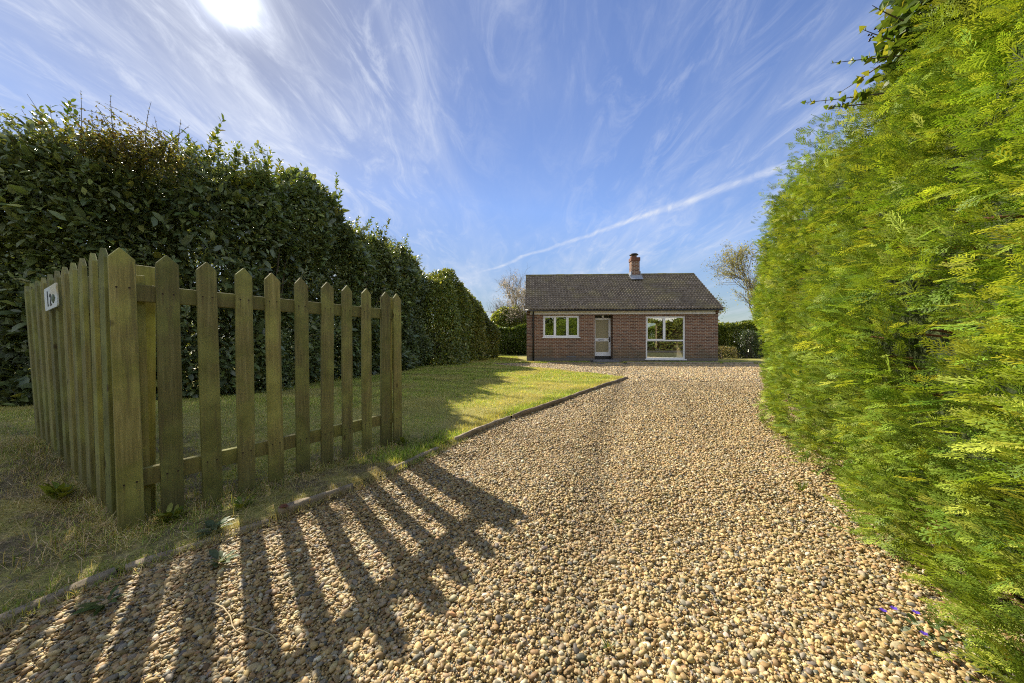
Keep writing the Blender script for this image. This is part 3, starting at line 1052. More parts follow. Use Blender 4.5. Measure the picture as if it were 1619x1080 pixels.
# corbelled brick under the eaves at both ends
wb.box(-.003, .13, -.12, -.002, EZ - .20, EZ - .01)
wb.box(HW - .13, HW + .003, -.12, -.002, EZ - .20, EZ - .01)
wb.build('wall', M['brick'], H)
inn = MB().box(.25, HW - .25, .53, HD - .26, .02, .06).box(.25, 5.19, 3.6, 3.7, .07, 2.5).box(5.2, 5.28, .53, 3.59, .07, 2.5).box(.25, HW - .25, .3, HD - .26, 2.51, 2.55)
inn.build('interior', M['plaster'], H)


def roof_mesh():
    roll, rows = .156, 17
    y0, z0, y1, z1 = -.32, EZ - .005, RY, RZ
    L = math.hypot(y1 - y0, z1 - z0)
    sd = np.array(((y1 - y0) / L, (z1 - z0) / L))
    nd = np.array((-sd[1], sd[0]))
    xs = np.linspace(-.07, HW + .07, int((HW + .14) / roll * 8) + 1)
    ph = (xs / roll) % 1
    prof = .042 * np.clip(np.sin(np.pi * np.clip((ph - .12) / .62, 0, 1)), 0, 1)
    V, Q, base = [], [], 0
    nx = len(xs)
    for sgn in (0, 1):
        for r in range(rows):
            s0, s1 = L * r / rows - .01, L * (r + 1) / rows + .02
            wob_ = .004 * lump(np.stack([xs, np.full(nx, r * 3.1)], -1), 2.0, 500 + r)
            for s, lift in ((s0, -.006), (s0, .046), (s1, .0)):
                y = y0 + sd[0] * s + nd[0] * (prof + lift + wob_)
                z = z0 + sd[1] * s + nd[1] * (prof + lift + wob_)
                if sgn:
                    y = 2 * RY - y
                V.append(np.stack([xs, y, z], -1))
            for k in range(2):
                a = base + k * nx + np.arange(nx - 1)
                Q.append(np.stack([a, a + 1, a + 1 + nx, a + nx], -1))
            base += 3 * nx
    return np.concatenate(V), np.concatenate(Q)


rv, rq = roof_mesh()
roof = np_mesh('roof', rv, [rq], M['tile'], H)
ub = MB()           # boarding under the tiles, closes the roof
for sgn in (0, 1):
    f_ = lambda y: (2 * RY - y) if sgn else y
    q = [(-.05, f_(-.29), EZ - .06), (HW + .05, f_(-.29), EZ - .06), (HW + .05, RY, RZ - .06), (-.05, RY, RZ - .06)]
    ub.b.faces.new([ub.b.verts.new(p) for p in q])
ub.build('roof_boarding', M['black_pipe'], roof)
rb = MB()
xx = -.08
k = 0
while xx < HW + .05:
    x1 = min(xx + .45, HW + .08)
    rad = .105 + (.012 if k in (4, 17) else 0)
    pts = [(RY + rad * math.cos(a), RZ - .02 + rad * .85 * math.sin(a)) for a in np.linspace(-.35, math.pi + .35, 9)]
    a = [rb.b.verts.new((xx, y, z)) for y, z in pts]
    c = [rb.b.verts.new((x1 - .004, y, z)) for y, z in pts]
    for i in range(len(pts) - 1):
        rb.b.faces.new((a[i], a[i + 1], c[i + 1], c[i]))
    rb.b.faces.new(a)
    rb.b.faces.new(c[::-1])
    xx, k = x1, k + 1
rb.build('ridge', M['ridge'], roof)
# verges (bargeboard line) and fascia, gutter, pipe
MB().box(.16, HW - .15, -.055, -.003, EZ - .235, EZ - .045, .004).build('fascia', M['white_frame'], H)
gt = MB()
gt.tube([(-.06, -.30, EZ - .055), (HW + .06, -.30, EZ - .055)], .042, 10)
gt.build('gutter', M['black_pipe'], H, True)
dp = MB().tube([(.34, -.30, EZ - .07), (.34, -.26, EZ - .13), (.34, -.10, EZ - .22), (.34, -.075, EZ - .3), (.34, -.075, .04)], .038, 10)
for z in (.5, 1.3, 2.1):
    dp.box(.28, .40, -.118, -.003, z, z + .03)
dp.build('drainpipe', M['black_pipe'], H, True)

# chimney
ch = empty('chimney', (0, 0, 0), 0)
ch.parent = H
cx, cy, cw = 6.14, 2.42, .225
MB().box(cx - cw, cx + cw, cy - cw, cy + cw, 4.0, 5.62).build('stack', M['chimney_brick'], ch)
cb = MB().box(cx - cw - .03, cx + cw + .03, cy - cw - .03, cy + cw + .03, 5.622, 5.82, .01)
cb.box(cx - cw + .02, cx + cw - .14, cy - .17, cy + .17, 5.822, 5.93, .02)
cb.build('cap', M['terracotta'], ch)
MB().lathe([(.03, 5.93), (.03, 5.985), (.24, 5.99), (.25, 6.01), (.18, 6.07), (.06, 6.10)], cx - .03, cy, 18).build('cowl', M['metal'], ch, True)
fl = MB()
fl.prism([(cx - cw - .09, 4.60), (cx + cw + .13, 4.60), (cx + cw + .13, 4.82), (cx - cw - .09, 4.82)], cy - cw - .05, cy - cw - .003)
fl.b.verts.ensure_lookup_table()
fl.box(cx - cw - .05, cx - cw - .003, cy - cw - .04, cy + cw, 4.62, 5.02)
fl.box(cx + cw + .003, cx + cw + .05, cy - cw - .04, cy + cw, 4.62, 5.02)
apv = [fl.b.verts.new(p) for p in ((cx - cw - .1, cy - cw - .30, 4.53), (cx + cw + .12, cy - cw - .30, 4.53), (cx + cw + .12, cy - cw - .04, 4.75), (cx - cw - .1, cy - cw - .04, 4.75))]
apv2 = [fl.b.verts.new(v.co + Vector((0, .01, -.012))) for v in apv]
fl.b.faces.new(apv)
fl.b.faces.new(apv2[::-1])
for i in range(4):
    fl.b.faces.new((apv[i], apv2[i], apv2[(i + 1) % 4], apv[(i + 1) % 4]))
fl.build('flashing', M['lead'], ch)


def frame_bars(b, x0, x1, z0, z1, wd, y0, y1):
    b.box(x0, x1, y0, y1, z1 - wd, z1, .004)
    b.box(x0, x1, y0, y1, z0, z0 + wd, .004)
    b.box(x0, x0 + wd, y0, y1, z0 + wd + .001, z1 - wd - .001, .004)
    b.box(x1 - wd, x1, y0, y1, z0 + wd + .001, z1 - wd - .001, .004)


def window(o, label, mull, trans, opening_lights):
    x0, x1, z0, z1 = o
    t = empty('window', (0, 0, 0), 0)
    t.parent = H
    t['label'] = label
    b = MB()
    frame_bars(b, x0 + .001, x1 - .001, z0 + .001, z1 - .001, .08, .05, .12)
    for xa, za, zb in mull:
        b.box(xa - .04, xa + .04, .053, .117, za, zb, .004)
    if trans:
        b.box(x0 + .073, x1 - .073, .055, .115, trans - .035, trans + .035, .004)
    for (xa, xb, za, zb) in opening_lights:
        frame_bars(b, xa, xb, za, zb, .05, .036, .075)
    b.build('frame', M['white_frame'], t)
    MB().box(x0 + .02, x1 - .02, .083, .091, z0 + .02, z1 - .02).build('pane', M['glass'], t)
    MB().box(x0 - .045, x1 + .045, -.05, .049, z0 - .045, z0 - .001, .006).build('sill', M['white_frame'], t)
    return t


a, b_ = WIN1[0] + .62, WIN1[1] - .62
window(WIN1, 'three-light white window left of the door', [(a, WIN1[2] + .072, WIN1[3] - .072), (b_, WIN1[2] + .072, WIN1[3] - .072)], None,
       [(WIN1[0] + .05, a - .03, WIN1[2] + .05, WIN1[3] - .05), (b_ + .03, WIN1[1] - .05, WIN1[2] + .05, WIN1[3] - .05)])
mid = (WIN2[0] + WIN2[1]) / 2 - .03
tz = 1.10
window(WIN2, 'tall white window with a wide lower pane right of the door', [(mid, tz + .037, WIN2[3] - .072)], tz, [(WIN2[0] + .05, mid - .03, tz + .025, WIN2[3] - .05)])

dr = empty('door', (0, 0, 0), 0)
dr.parent = H
x0, x1, z0, z1 = DOOR[0] + .01, DOOR[1] - .02, .30, 2.27
b = MB()
b.box(x0, x1, .44, .50, z1 - .1, z1, .004)
b.box(x0, x1, .44, .50, z0, z0 + .2, .004)
b.box(x0, x0 + .11, .44, .50, z0 + .201, z1 - .101, .004)
b.box(x1 - .11, x1, .44, .50, z0 + .201, z1 - .101, .004)
b.box(x0 + .111, x1 - .111, .443, .497, 1.06, 1.22, .004)
b.build('door_frame', M['white_frame'], dr)
MB().box(x0 + .1, x1 - .1, .46, .475, z0 + .19, 1.07).build('pane', M['door_glass'], dr)
MB().box(x0 + .1, x1 - .1, .46, .475, 1.21, z1 - .09).build('pane', M['door_glass'], dr)
MB().box(x0 + .24, x0 + .52, .428, .442, 1.11, 1.165, .003).build('letterbox', M['lead'], dr)
MB().box(x1 - .085, x1 - .035, .425, .439, 1.02, 1.28, .003).tube([(x1 - .06, .438, 1.17), (x1 - .06, .40, 1.17), (x1 - .16, .395, 1.17)], .011, 8).build('handle', M['metal'], dr)
MB().box(DOOR[0] + .002, DOOR[1] - .002, .435, .51, 2.272, 2.398).build('door_head', M['black_pipe'], dr)
MB().box(DOOR[0] + .002, DOOR[1] - .002, .436, .51, .11, .298).build('threshold', M['black_pipe'], dr)
MB().box(DOOR[0] - .16, DOOR[1] + .18, -.5, -.004, -.05, .12, .012).box(DOOR[0] + .004, DOOR[1] - .004, -.003, .434, -.05, .135).build('doorstep', M['step'], H)
MB().box(2.02, 2.52, -.006, -.001, .25, .32).build('airbrick', M['step'], H)
MB().box(3.86, 3.96, .3, .38, 2.28, 2.39, .01).build('porch_lamp', M['white_frame'], H)

# narrow strip and edging in front of the house


def hw(lx, ly, z=0.0):
    return Vector((0.75 + lx * math.cos(HA) - ly * math.sin(HA), 17.45 + lx * math.sin(HA) + ly * math.cos(HA), z))


def strip(name, lx0, lx1, ly0, ly1, top, mat):
    b = MB()
    p = [hw(lx0, ly0), hw(lx1, ly0), hw(lx1, ly1), hw(lx0, ly1)]
    lo = [b.b.verts.new((v.x, v.y, -.08)) for v in p]
    hi = [b.b.verts.new((v.x, v.y, top)) for v in p]
    b.b.faces.new(lo[::-1])
    b.b.faces.new(hi)
    for i in range(4):
        b.b.faces.new((lo[i], lo[(i + 1) % 4], hi[(i + 1) % 4], hi[i]))
    return tag(b.build(name, mat), kind='structure')


strip('grass_strip', -.3, 3.1, -1.15, -.01, .035, M['lawn'])
strip('grass_strip', 4.75, 10.8, -.95, -.01, .035, M['lawn'])
strip('path', 3.12, 4.73, -1.1, -.01, .005, M['step'])
gs = []
for l0, l1, d0, d1, n in ((-.3, 3.1, -1.15, -.05, 9000), (4.75, 10.8, -.95, -.05, 12000)):
    a, c = rng.uniform(l0, l1, n), rng.uniform(d0, d1, n)
    xw = 0.75 + a * math.cos(HA) - c * math.sin(HA)
    yw = 17.45 + a * math.sin(HA) + c * math.cos(HA)
    gs.append(blades(xw, yw, np.full(n, .033), .038, .012, .6, [4, 5, 4, 1.5, .5, .2]))
gs = merge(gs)
tag(np_mesh('strip_grass', gs[0], gs[1], M['grass'], tint=gs[2]), 'narrow strip of grass along the foot of the house', 'grass', kind='stuff')
v0, v1 = hw(4.75, -1.0), hw(9.0, -1.05)
edging('stone_edging', [(v0.x, v0.y), (v1.x, v1.y)], M['concrete'], 'long pale edging along the gravel under the large window', 'edging', seed=8, wd=.09, hi=.085, grp='edging lengths in front of the house')
v0, v1 = hw(9.15, -1.05), hw(10.6, -.9)
edging('stone_edging', [(v0.x, v0.y), (v1.x, v1.y)], M['concrete'], 'short edging length past the right corner of the house', 'edging', seed=9, wd=.09, hi=.08, grp='edging lengths in front of the house')
v0, v1 = hw(1.0, -1.2), hw(3.15, -1.15)
edging('stone_edging', [(v0.x, v0.y), (v1.x, v1.y)], M['timber'], 'brown edging under the three-light window beside the doorstep', 'edging', seed=10, wd=.07, hi=.06, grp='edging lengths in front of the house')

# ------------------------------------------------------------------ hedges


def path_frame(path, s):
    P = np.asarray(path, float)
    d = np.concatenate([[0], np.cumsum(np.linalg.norm(np.diff(P, axis=0), axis=1))])
    x, y = np.interp(s, d, P[:, 0]), np.interp(s, d, P[:, 1])
    e = 0.35
    x1, y1 = np.interp(s + e, d, P[:, 0]), np.interp(s + e, d, P[:, 1])
    x0, y0 = np.interp(s - e, d, P[:, 0]), np.interp(s - e, d, P[:, 1])
    T = norm(np.stack([x1 - x0, y1 - y0], -1) + 1e-9)
    return np.stack([x, y], -1), T, np.stack([T[:, 1], -T[:, 0]], -1), d[-1]


def hedge_points(path, half, hfun, n, seed, front=1.0, back=0.35, top=0.5, deep=.16, bumps=.22, z0=0.05, ends=0.25, foot=.8):
    """points through the outer layer of a hedge: position, outward direction. 'front' is the right-hand side of the path."""
    _, _, _, L = path_frame(path, np.zeros(1))
    hm = float(np.mean(hfun(np.linspace(0, L, 20))))
    wts = np.array([front * hm, back * hm, top * 2 * half]) * L
    k = rng.choice(3, n, p=wts / wts.sum())
    s = rng.uniform(-ends, L + ends, n)
    Hs = hfun(np.clip(s, 0, L))
    ins = np.minimum(rng.exponential(deep, n), 1.3 * half)
    zt = rng.uniform(0, 1, n)
    lat_u = rng.uniform(-1, 1, n)
    bsz = bumps * lump(np.stack([s * 1.0, zt * hm, k * 7.0], -1), 1.5, seed, 3)
    tb = bumps * 1.3 * lump(np.stack([s, lat_u * half], -1), 1.9, seed + 5, 3)
    rnd = np.clip(1 - ((zt - .72) / .28).clip(0, 1) ** 2 * .35, .3, 1) * np.clip(foot + zt * 1.4, foot, 1)
    lat = np.where(k == 0, half * rnd + bsz - ins, np.where(k == 1, -half * rnd - bsz + ins, lat_u * half * .85))
    z = np.where(k == 2, Hs + tb - ins - .22 * lat_u ** 2, z0 + zt * (Hs + tb - z0))
    endt = np.maximum(-s, s - L).clip(0) / max(ends, 1e-6)
    lat = lat * np.sqrt(np.clip(1 - endt ** 2, 0, 1))
    P2, T, N, _ = path_frame(path, np.clip(s, 0, L))
    P2 = P2 + T * (s - np.clip(s, 0, L))[:, None]
    P = np.stack([P2[:, 0] + N[:, 0] * lat, P2[:, 1] + N[:, 1] * lat, z], -1)
    sgn = np.where(k == 0, 1.0, np.where(k == 1, -1.0, lat_u * .5))
    out = np.stack([N[:, 0] * sgn, N[:, 1] * sgn, np.where(k == 2, 1.0, .15 + .5 * (zt > .9))], -1)
    return P, norm(out), s, ins


def leaf_cloud(P, out, size, sj, tv, tf, pal, wts, jit=.18, droop=-.05, patchscale=1.1, seed=1, pamp=.25, lw=1.0):
    n = len(P)
    ax = out * .75 + rvec(n) * .75 + np.array((0, 0, droop))
    nr = out * .55 + rvec(n) * .55 + np.array((0, 0, .65))
    sz = size * np.exp(rng.normal(size=n) * sj)
    s3 = np.stack([sz, sz * lw * rng.uniform(.8, 1.2, n), sz], -1)
    col = pick(pal, n, wts, jit) * (1 + pamp * lump(P, patchscale, seed))[:, None]
    return scatter(P, ax, nr, s3, tv, tf, col)


def sprigs(roots, dirs, lens, nleaf, lsize, tv, tf, pal, wts, rad=.006, droop=.0, curl=.3, spread=.9, jit=.15):
    """upright shoots: returns (stem paths, radii), leaf parts"""
    paths, rads, parts = [], [], []
    for r0, d0, L in zip(roots, dirs, lens):
        r0, d = np.asarray(r0, float), norm(np.asarray(d0, float))
        side = rvec(1)[0] * curl
        tt_ = np.linspace(0, 1, 7)
        P = r0 + d * (tt_ * L)[:, None] + side * (tt_ ** 2 * L * .5)[:, None] + np.array((0, 0, droop)) * (tt_ ** 2 * L)[:, None]
        paths.append(P)
        rads.append(np.linspace(rad, rad * .3, 7))
        n = max(3, int(nleaf * L))
        u = np.sort(rng.uniform(.12, 1.0, n))
        Q = np.stack([np.interp(u, tt_, P[:, i]) for i in range(3)], -1)
        Tn = norm(P[-1] - P[0])
        ang = np.arange(n) * 2.4 + rng.uniform(0, 6)
        e1 = norm(np.cross(Tn, (0.3, 0.5, .81)))
        e2 = np.cross(Tn, e1)
        o = np.cos(ang)[:, None] * e1 + np.sin(ang)[:, None] * e2
        ax = o * spread + Tn * (.35 + .6 * u)[:, None]
        nr = Tn * 1.0 - o * .3 + rvec(n) * .2
        sz = lsize * (1.1 - .45 * u) * np.exp(rng.normal(size=n) * .15)
        parts.append(scatter(Q, ax, nr, sz, tv, tf, pick(pal, n, wts, jit)))
    return paths, rads, parts


def stems(name, paths, radii, mat, parent, n=5):
    V, Q = tube_np(paths, radii, n)
    return np_mesh(name, V, [Q], mat, parent, smooth=True)


# --- tall laurel hedge on the left
LP = [(-10, 5.7), (-9, 5.7), (-7.2, 5.75), (-6.15, 6.5), (-5.75, 8.2), (-4.45, 15.0)]
_, _, _, LL = path_frame(LP, np.zeros(1))


def lh(s):
    s = np.asarray(s, float)
    return 3.88 + .54 * ss((s - 2.4) / 1.2) - .25 * ss((s - 7.5) / 6.0) - .30 * ss((s - 11.6) / 1.6) + .15 * np.sin(s * 1.3) + .15 * np.sin(s * 2.9 + 1) + .12 * np.sin(s * 6.3 + 2)


LAUREL_PAL = [(.12, .155, .08), (.15, .195, .085), (.185, .235, .09), (.24, .28, .095), (.31, .32, .095)]
hg = empty('laurel_hedge', (-6, 6, 0), 0, 'tall unclipped dark laurel hedge behind the picket fence', 'hedge')


def child_np(name, parts, mat, parent, smooth=False):
    V, Fs, T = merge(parts)
    V = V - np.array(parent.location)[None]
    return np_mesh(name, V, Fs, mat, parent, T, smooth)


def child_stems(name, paths, radii, mat, parent, n=5):
    loc = np.array(parent.location)[None]
    return stems(name, [np.asarray(p) - loc for p in paths], radii, mat, parent, n)


P, out, s, ins = hedge_points(LP, .95, lh, 165000, 11, front=1.0, back=.5, top=.8, deep=.26, bumps=.46)
parts = [leaf_cloud(P, out, .118, .36, LAUREL_V, LAUREL_F, LAUREL_PAL, [4, 5, 4, 1.6, .5], lw=1.15, seed=21)]
P, out, s, ins = hedge_points(LP, .98, lh, 60000, 12, front=1.0, back=.2, top=.6, deep=.17, bumps=.38)
parts.append(leaf_cloud(P, out, .058, .3, SMALL_V, SMALL_F, LAUREL_PAL, [4, 5, 4, 2, .6], seed=22))
# leafy shoots standing above the top
nr_ = 340
sr = rng.uniform(1.0, LL, nr_)
P2, T, N, _ = path_frame(LP, sr)
lat = rng.uniform(-.3, .95, nr_)
hh = lh(sr)
roots = np.stack([P2[:, 0] + N[:, 0] * lat, P2[:, 1] + N[:, 1] * lat, hh - .45], -1)
dirs = np.stack([rng.normal(size=nr_) * .25, rng.normal(size=nr_) * .25, np.ones(nr_)], -1)
lens = .25 + rng.exponential(.28, nr_).clip(0, .9)
for px, py, Y, ln in ((345, 258, 6.8, .85), (325, 258, 6.6, .7), (530, 345, 10.2, 1.35), (560, 370, 10.8, .8), (60, 220, 5.3, .7), (100, 210, 5.2, .6), (440, 285, 7.9, .7)):
    for q in range(4):
        j = rng.normal(size=3) * np.array((.16, .16, .12)) * (q > 0)
        roots = np.vstack([roots, [((px - 809.5) / F * Y + j[0], Y + j[1], CAM_Z + (540 - py) / F * Y - .15 + j[2])]])
        dirs = np.vstack([dirs, [(.05 + j[0] * 1.5, j[1], 1)]])
        lens = np.append(lens, ln * (1.0 if q == 0 else rng.uniform(.45, .85)))
YOUNG = [(.06, .11, .02), (.11, .165, .03), (.19, .22, .045), (.26, .26, .06)]
sp_, sr_, lp_ = sprigs(roots, dirs, lens, 34, .14, LAUREL_V * np.array((1, 1.25, 1)), LAUREL_F, YOUNG, [2, 4, 3, 1])
parts += lp_
P, out, s, ins = hedge_points(LP, .9, lh, 420, 13, front=1.0, back=0, top=.25, deep=.05, bumps=.40)
sp2, sr2, lp2 = sprigs(P - out * .25, out * .8 + np.array((0, 0, .75)) + rvec(len(P)) * .3, rng.uniform(.35, .75, len(P)), 30, .115, LAUREL_V * np.array((1, 1.2, 1)), LAUREL_F, LAUREL_PAL[1:], [2, 4, 3, 2], droop=-.1)
parts += lp2
sp_, sr_ = sp_ + sp2, sr_ + sr2
child_np('foliage', parts, M['laurel'], hg)
# trunks and boughs inside
paths, rads = list(sp_), list(sr_)
for s0 in np.arange(.5, LL, .55):
    c, T, N, _ = path_frame(LP, np.array([s0]))
    for k in range(3):
        b0 = np.array((*(c[0] + N[0] * rng.uniform(-.5, .5)), 0))
        top = b0 + np.array((*(N[0] * rng.normal() * .5 + T[0] * rng.normal() * .4), rng.uniform(2.6, 4.1)))
        m1 = (b0 + top) / 2 + rvec(1)[0] * .2
        q = np.array([b0, b0 * .5 + m1 * .5 + rvec(1)[0] * .05, m1, m1 * .5 + top * .5 + rvec(1)[0] * .08, top])
        paths.append(q)
        rads.append(np.linspace(.035, .008, 5))
child_stems('branches', paths, rads, M['twig'], hg)

# bramble scrambling over the top of the laurel
br = empty('bramble', (-5.4, 4.9, 3.2), 0, 'straggling bramble with small bronze leaves arching over the hedge top', 'climber')
n = 8000
c = np.stack([(rng.normal(size=n) * .5).clip(-1.0, .75) - 5.95, rng.normal(size=n) * .2 + 5.2, 3.95 + (rng.normal(size=n) * .16).clip(-.5, .28)], -1)
c[:, 2] -= .12 * np.abs(c[:, 0] + 5.95)
BR = [(.11, .13, .035), (.18, .18, .05), (.26, .24, .07), (.15, .11, .05), (.33, .31, .08)]
parts = [leaf_cloud(c, rvec(n), .038, .3, SMALL_V, SMALL_F, BR, [3, 3, 2, 2, 1], seed=33)]
roots, dirs, lens = [], [], []
for px, py, px2, py2, Y in ((250, 220, 125, 148, 5.0), (200, 230, 100, 160, 4.9), (280, 240, 300, 195, 5.2), (230, 230, 245, 165, 5.0), (215, 210, 165, 155, 4.9), (260, 230, 320, 205, 5.3), (180, 220, 190, 165, 4.8), (300, 250, 205, 160, 5.0)):
    a = np.array(((px - 809.5) / F * Y, Y, CAM_Z + (540 - py) / F * Y))
    e = np.array(((px2 - 809.5) / F * Y, Y - .15, CAM_Z + (540 - py2) / F * Y))
    roots.append(a)
    dirs.append(e - a)
    lens.append(np.linalg.norm(e - a))
for k in range(30):
    a = np.array((np.clip(rng.normal() * .5, -1, .6) - 5.95, 5.2 + rng.normal() * .2, 3.8))
    roots.append(a)
    dirs.append(np.array((rng.normal() * .7, rng.normal() * .4, .8)))
    lens.append(rng.uniform(.4, .8))
sp_, sr_, lp_ = sprigs(roots, dirs, lens, 30, .036, SMALL_V, SMALL_F, BR, [3, 3, 2, 2, 1], rad=.006, droop=-.08, curl=.25)
child_np('foliage', parts + lp_, M['small_leaf'], br)
child_stems('stems', sp_, sr_, M['twig'], br)

# --- lighter evergreen shrubs between the laurel and the house
SH_PAL = [(.10, .145, .034), (.155, .205, .045), (.24, .27, .055), (.33, .33, .07)]


def shrub(name, label, cat, base, rx, ry, h, n, size, pal, wts, tv=LAUREL_V, tf=LAUREL_F, mat='laurel', seed=1, nsp=14, spl=.6, group=None, spikes=34, squash=1.0):
    t = empty(name, base, 0, label, cat, group)
    d = rvec(n)
    d[:, 2] = np.where(rng.uniform(0, 1, n) < .3, -np.abs(d[:, 2]), np.abs(d[:, 2]))
    d = norm(d)
    bsc = 1 + .20 * lump(d * 2.0, 1.6, seed, 3)
    rr_ = bsc * (1 - np.minimum(rng.exponential(.12, n), .8))
    hr = np.where(d[:, 2] < 0, 1.0 / np.maximum(np.hypot(d[:, 0], d[:, 1]), .3), 1.0)
    P = np.stack([d[:, 0] * rx * rr_ * hr, d[:, 1] * ry * rr_ * hr, np.zeros(n)], -1)
    sq = np.sign(d[:, 2]) * np.abs(d[:, 2]) ** .8
    P[:, 2] = h * .42 + sq * h * .58 * rr_
    P[:, 2] = np.where(P[:, 2] < .03, rng.uniform(.03, h * .5, n), P[:, 2])
    P += np.array(base)[None]
    parts = [leaf_cloud(P, d, size, .25, tv, tf, pal, wts, seed=seed + 3)]
    nr = nsp
    rd_ = norm(np.stack([rng.normal(size=nr) * .5, rng.normal(size=nr) * .5, np.ones(nr)], -1))
    roots = np.array(base)[None] + rd_ * np.array((rx * .75, ry * .75, h * .82))[None]
    dirs = rd_ * np.array((.5, .5, 1))
    sp_, sr_, lp_ = sprigs(roots, dirs, rng.uniform(.5, 1, nr) * spl, spikes, size * 1.05, tv, tf, pal[1:], None)
    child_np('foliage', parts + lp_, M[mat], t)
    paths, rads = list(sp_), list(sr_)
    for k in range(7):
        e = np.array(base) + np.array((rng.normal() * rx * .4, rng.normal() * ry * .4, h * .8))
        b0 = np.array(base) + np.array((rng.normal() * .15, rng.normal() * .15, -.03))
        paths.append(np.array([b0, (b0 + e) / 2 + rvec(1)[0] * .12, e]))
        rads.append(np.array((.05, .03, .01)))
    child_stems('stems', paths, rads, M['twig'], t)
    return t


GS = 'evergreen shrubs between the laurel hedge and the house'
shrub('evergreen_shrub', 'tall pale green shrub with upright tips next after the laurel hedge', 'shrub', (-3.45, 16.3, 0), 1.35, 1.7, 4.25, 40000, .115, SH_PAL, [2, 4, 3, 1.5], seed=51, nsp=22, spl=.8, group=GS)
shrub('evergreen_shrub', 'rounded yellow-green shrub, middle of the three before the house', 'shrub', (-2.9, 19.0, 0), 1.35, 1.5, 3.85, 34000, .115, SH_PAL, [1.5, 4, 4, 2], seed=52, nsp=18, spl=.6, group=GS)
shrub('evergreen_shrub', 'dark shrub sloping down to the lawn nearest the house corner', 'shrub', (-2.35, 21.6, 0), 1.4, 1.6, 2.9, 30000, .115, SH_PAL, [4, 4, 2, .6], seed=53, nsp=12, spl=.5, group=GS)

# clipped hedge across the garden behind the lawn
bh = empty('clipped_hedge', (-1, 26, 0), 0, 'low clipped hedge in shade left of the house with a sunlit top', 'hedge')
BP = [(3.6, 26.3), (-4.5, 26.6)]
P, out, s, ins = hedge_points(BP, .55, lambda s: 2.15 + .08 * np.sin(np.asarray(s) * 3), 32000, 61, front=.6, back=1.0, top=1.2, deep=.10, bumps=.10)
child_np('foliage', [leaf_cloud(P, out, .12, .25, SMALL_V, SMALL_F, [(.05, .085, .018), (.085, .13, .02), (.15, .19, .03)], [3, 4, 2], seed=62)], M['small_leaf'], bh)
paths, rads = [], []
for k in range(60):
    x = rng.uniform(-4.5, 3.5)
    b0 = np.array((x, 26.45 + rng.normal() * .15, 0))
    e = b0 + np.array((rng.normal() * .2, rng.normal() * .2, 1.8))
    paths.append(np.array([b0, (b0 + e) / 2 + rvec(1)[0] * .1, e]))
    rads.append(np.array((.03, .02, .008)))
child_stems('branches', paths, rads, M['twig'], bh)
# bushy green shrub above that hedge, and the hedge right of the house
shrub('garden_shrub', 'bushy olive shrub behind the low clipped hedge, under the blossom tree', 'shrub', (-.2, 29.5, 0), 1.9, 1.5, 3.9, 22000, .14, SH_PAL, [2, 3, 3, 1.5], tv=SMALL_V, tf=SMALL_F, mat='small_leaf', seed=71, nsp=14)
rh = empty('garden_hedge', (15, 23, 0), 0, 'bright green clipped hedge right of the house corner', 'hedge')
RP = [(22, 22.6), (12.0, 23.3)]
P, out, s, ins = hedge_points(RP, .8, lambda s: 2.25 + .07 * np.sin(np.asarray(s) * 2.3), 42000, 64, front=.4, back=1.0, top=1.0, deep=.10, bumps=.14)
P, out = P, out
child_np('foliage', [leaf_cloud(P, out, .12, .25, SMALL_V, SMALL_F, [(.08, .12, .02), (.13, .18, .028), (.2, .23, .04)], [2, 4, 3], seed=65)], M['small_leaf'], rh)
paths, rads = [], []
for k in range(60):
    x = rng.uniform(12, 21.5)
    b0 = np.array((x, 22.95 + rng.normal() * .15, 0))
    e = b0 + np.array((rng.normal() * .2, rng.normal() * .2, 1.9))
    paths.append(np.array([b0, (b0 + e) / 2 + rvec(1)[0] * .1, e]))
    rads.append(np.array((.03, .02, .008)))
child_stems('branches', paths, rads, M['twig'], rh)
shrub('dark_shrub', 'dark glossy shrub in front of the bright hedge at the right of the house', 'shrub', (14.75, 21.2, 0), .6, .6, 1.75, 3000, .09, [(.03, .05, .018), (.05, .08, .025), (.09, .12, .04)], [3, 4, 3], seed=73, nsp=6, spl=.3)
bk = empty('rear_hedge', (9, 35, 0), 0, 'hedge at the end of the back garden behind the house', 'hedge')
P, out, s, ins = hedge_points([(22, 35), (2.5, 35.5)], .7, lambda s: 2.4 + .15 * np.sin(np.asarray(s) * 1.9), 26000, 66, front=.3, back=1.0, top=1.0, deep=.12, bumps=.2)
child_np('foliage', [leaf_cloud(P, out, .20, .25, SMALL_V, SMALL_F, SH_PAL, [2, 4, 3, 1], seed=67)], M['small_leaf'], bk)
shrub('dry_shrub', 'pale straggly shrub low beside the right corner of the house', 'shrub', (12.5, 20.7, 0), 1.2, .5, .75, 2600, .06, [(.16, .15, .07), (.26, .22, .12), (.12, .13, .04)], [3, 3, 2], tv=SMALL_V, tf=SMALL_F, mat='small_leaf', seed=74, nsp=8, spl=.3)

# --- conifer hedge on the right


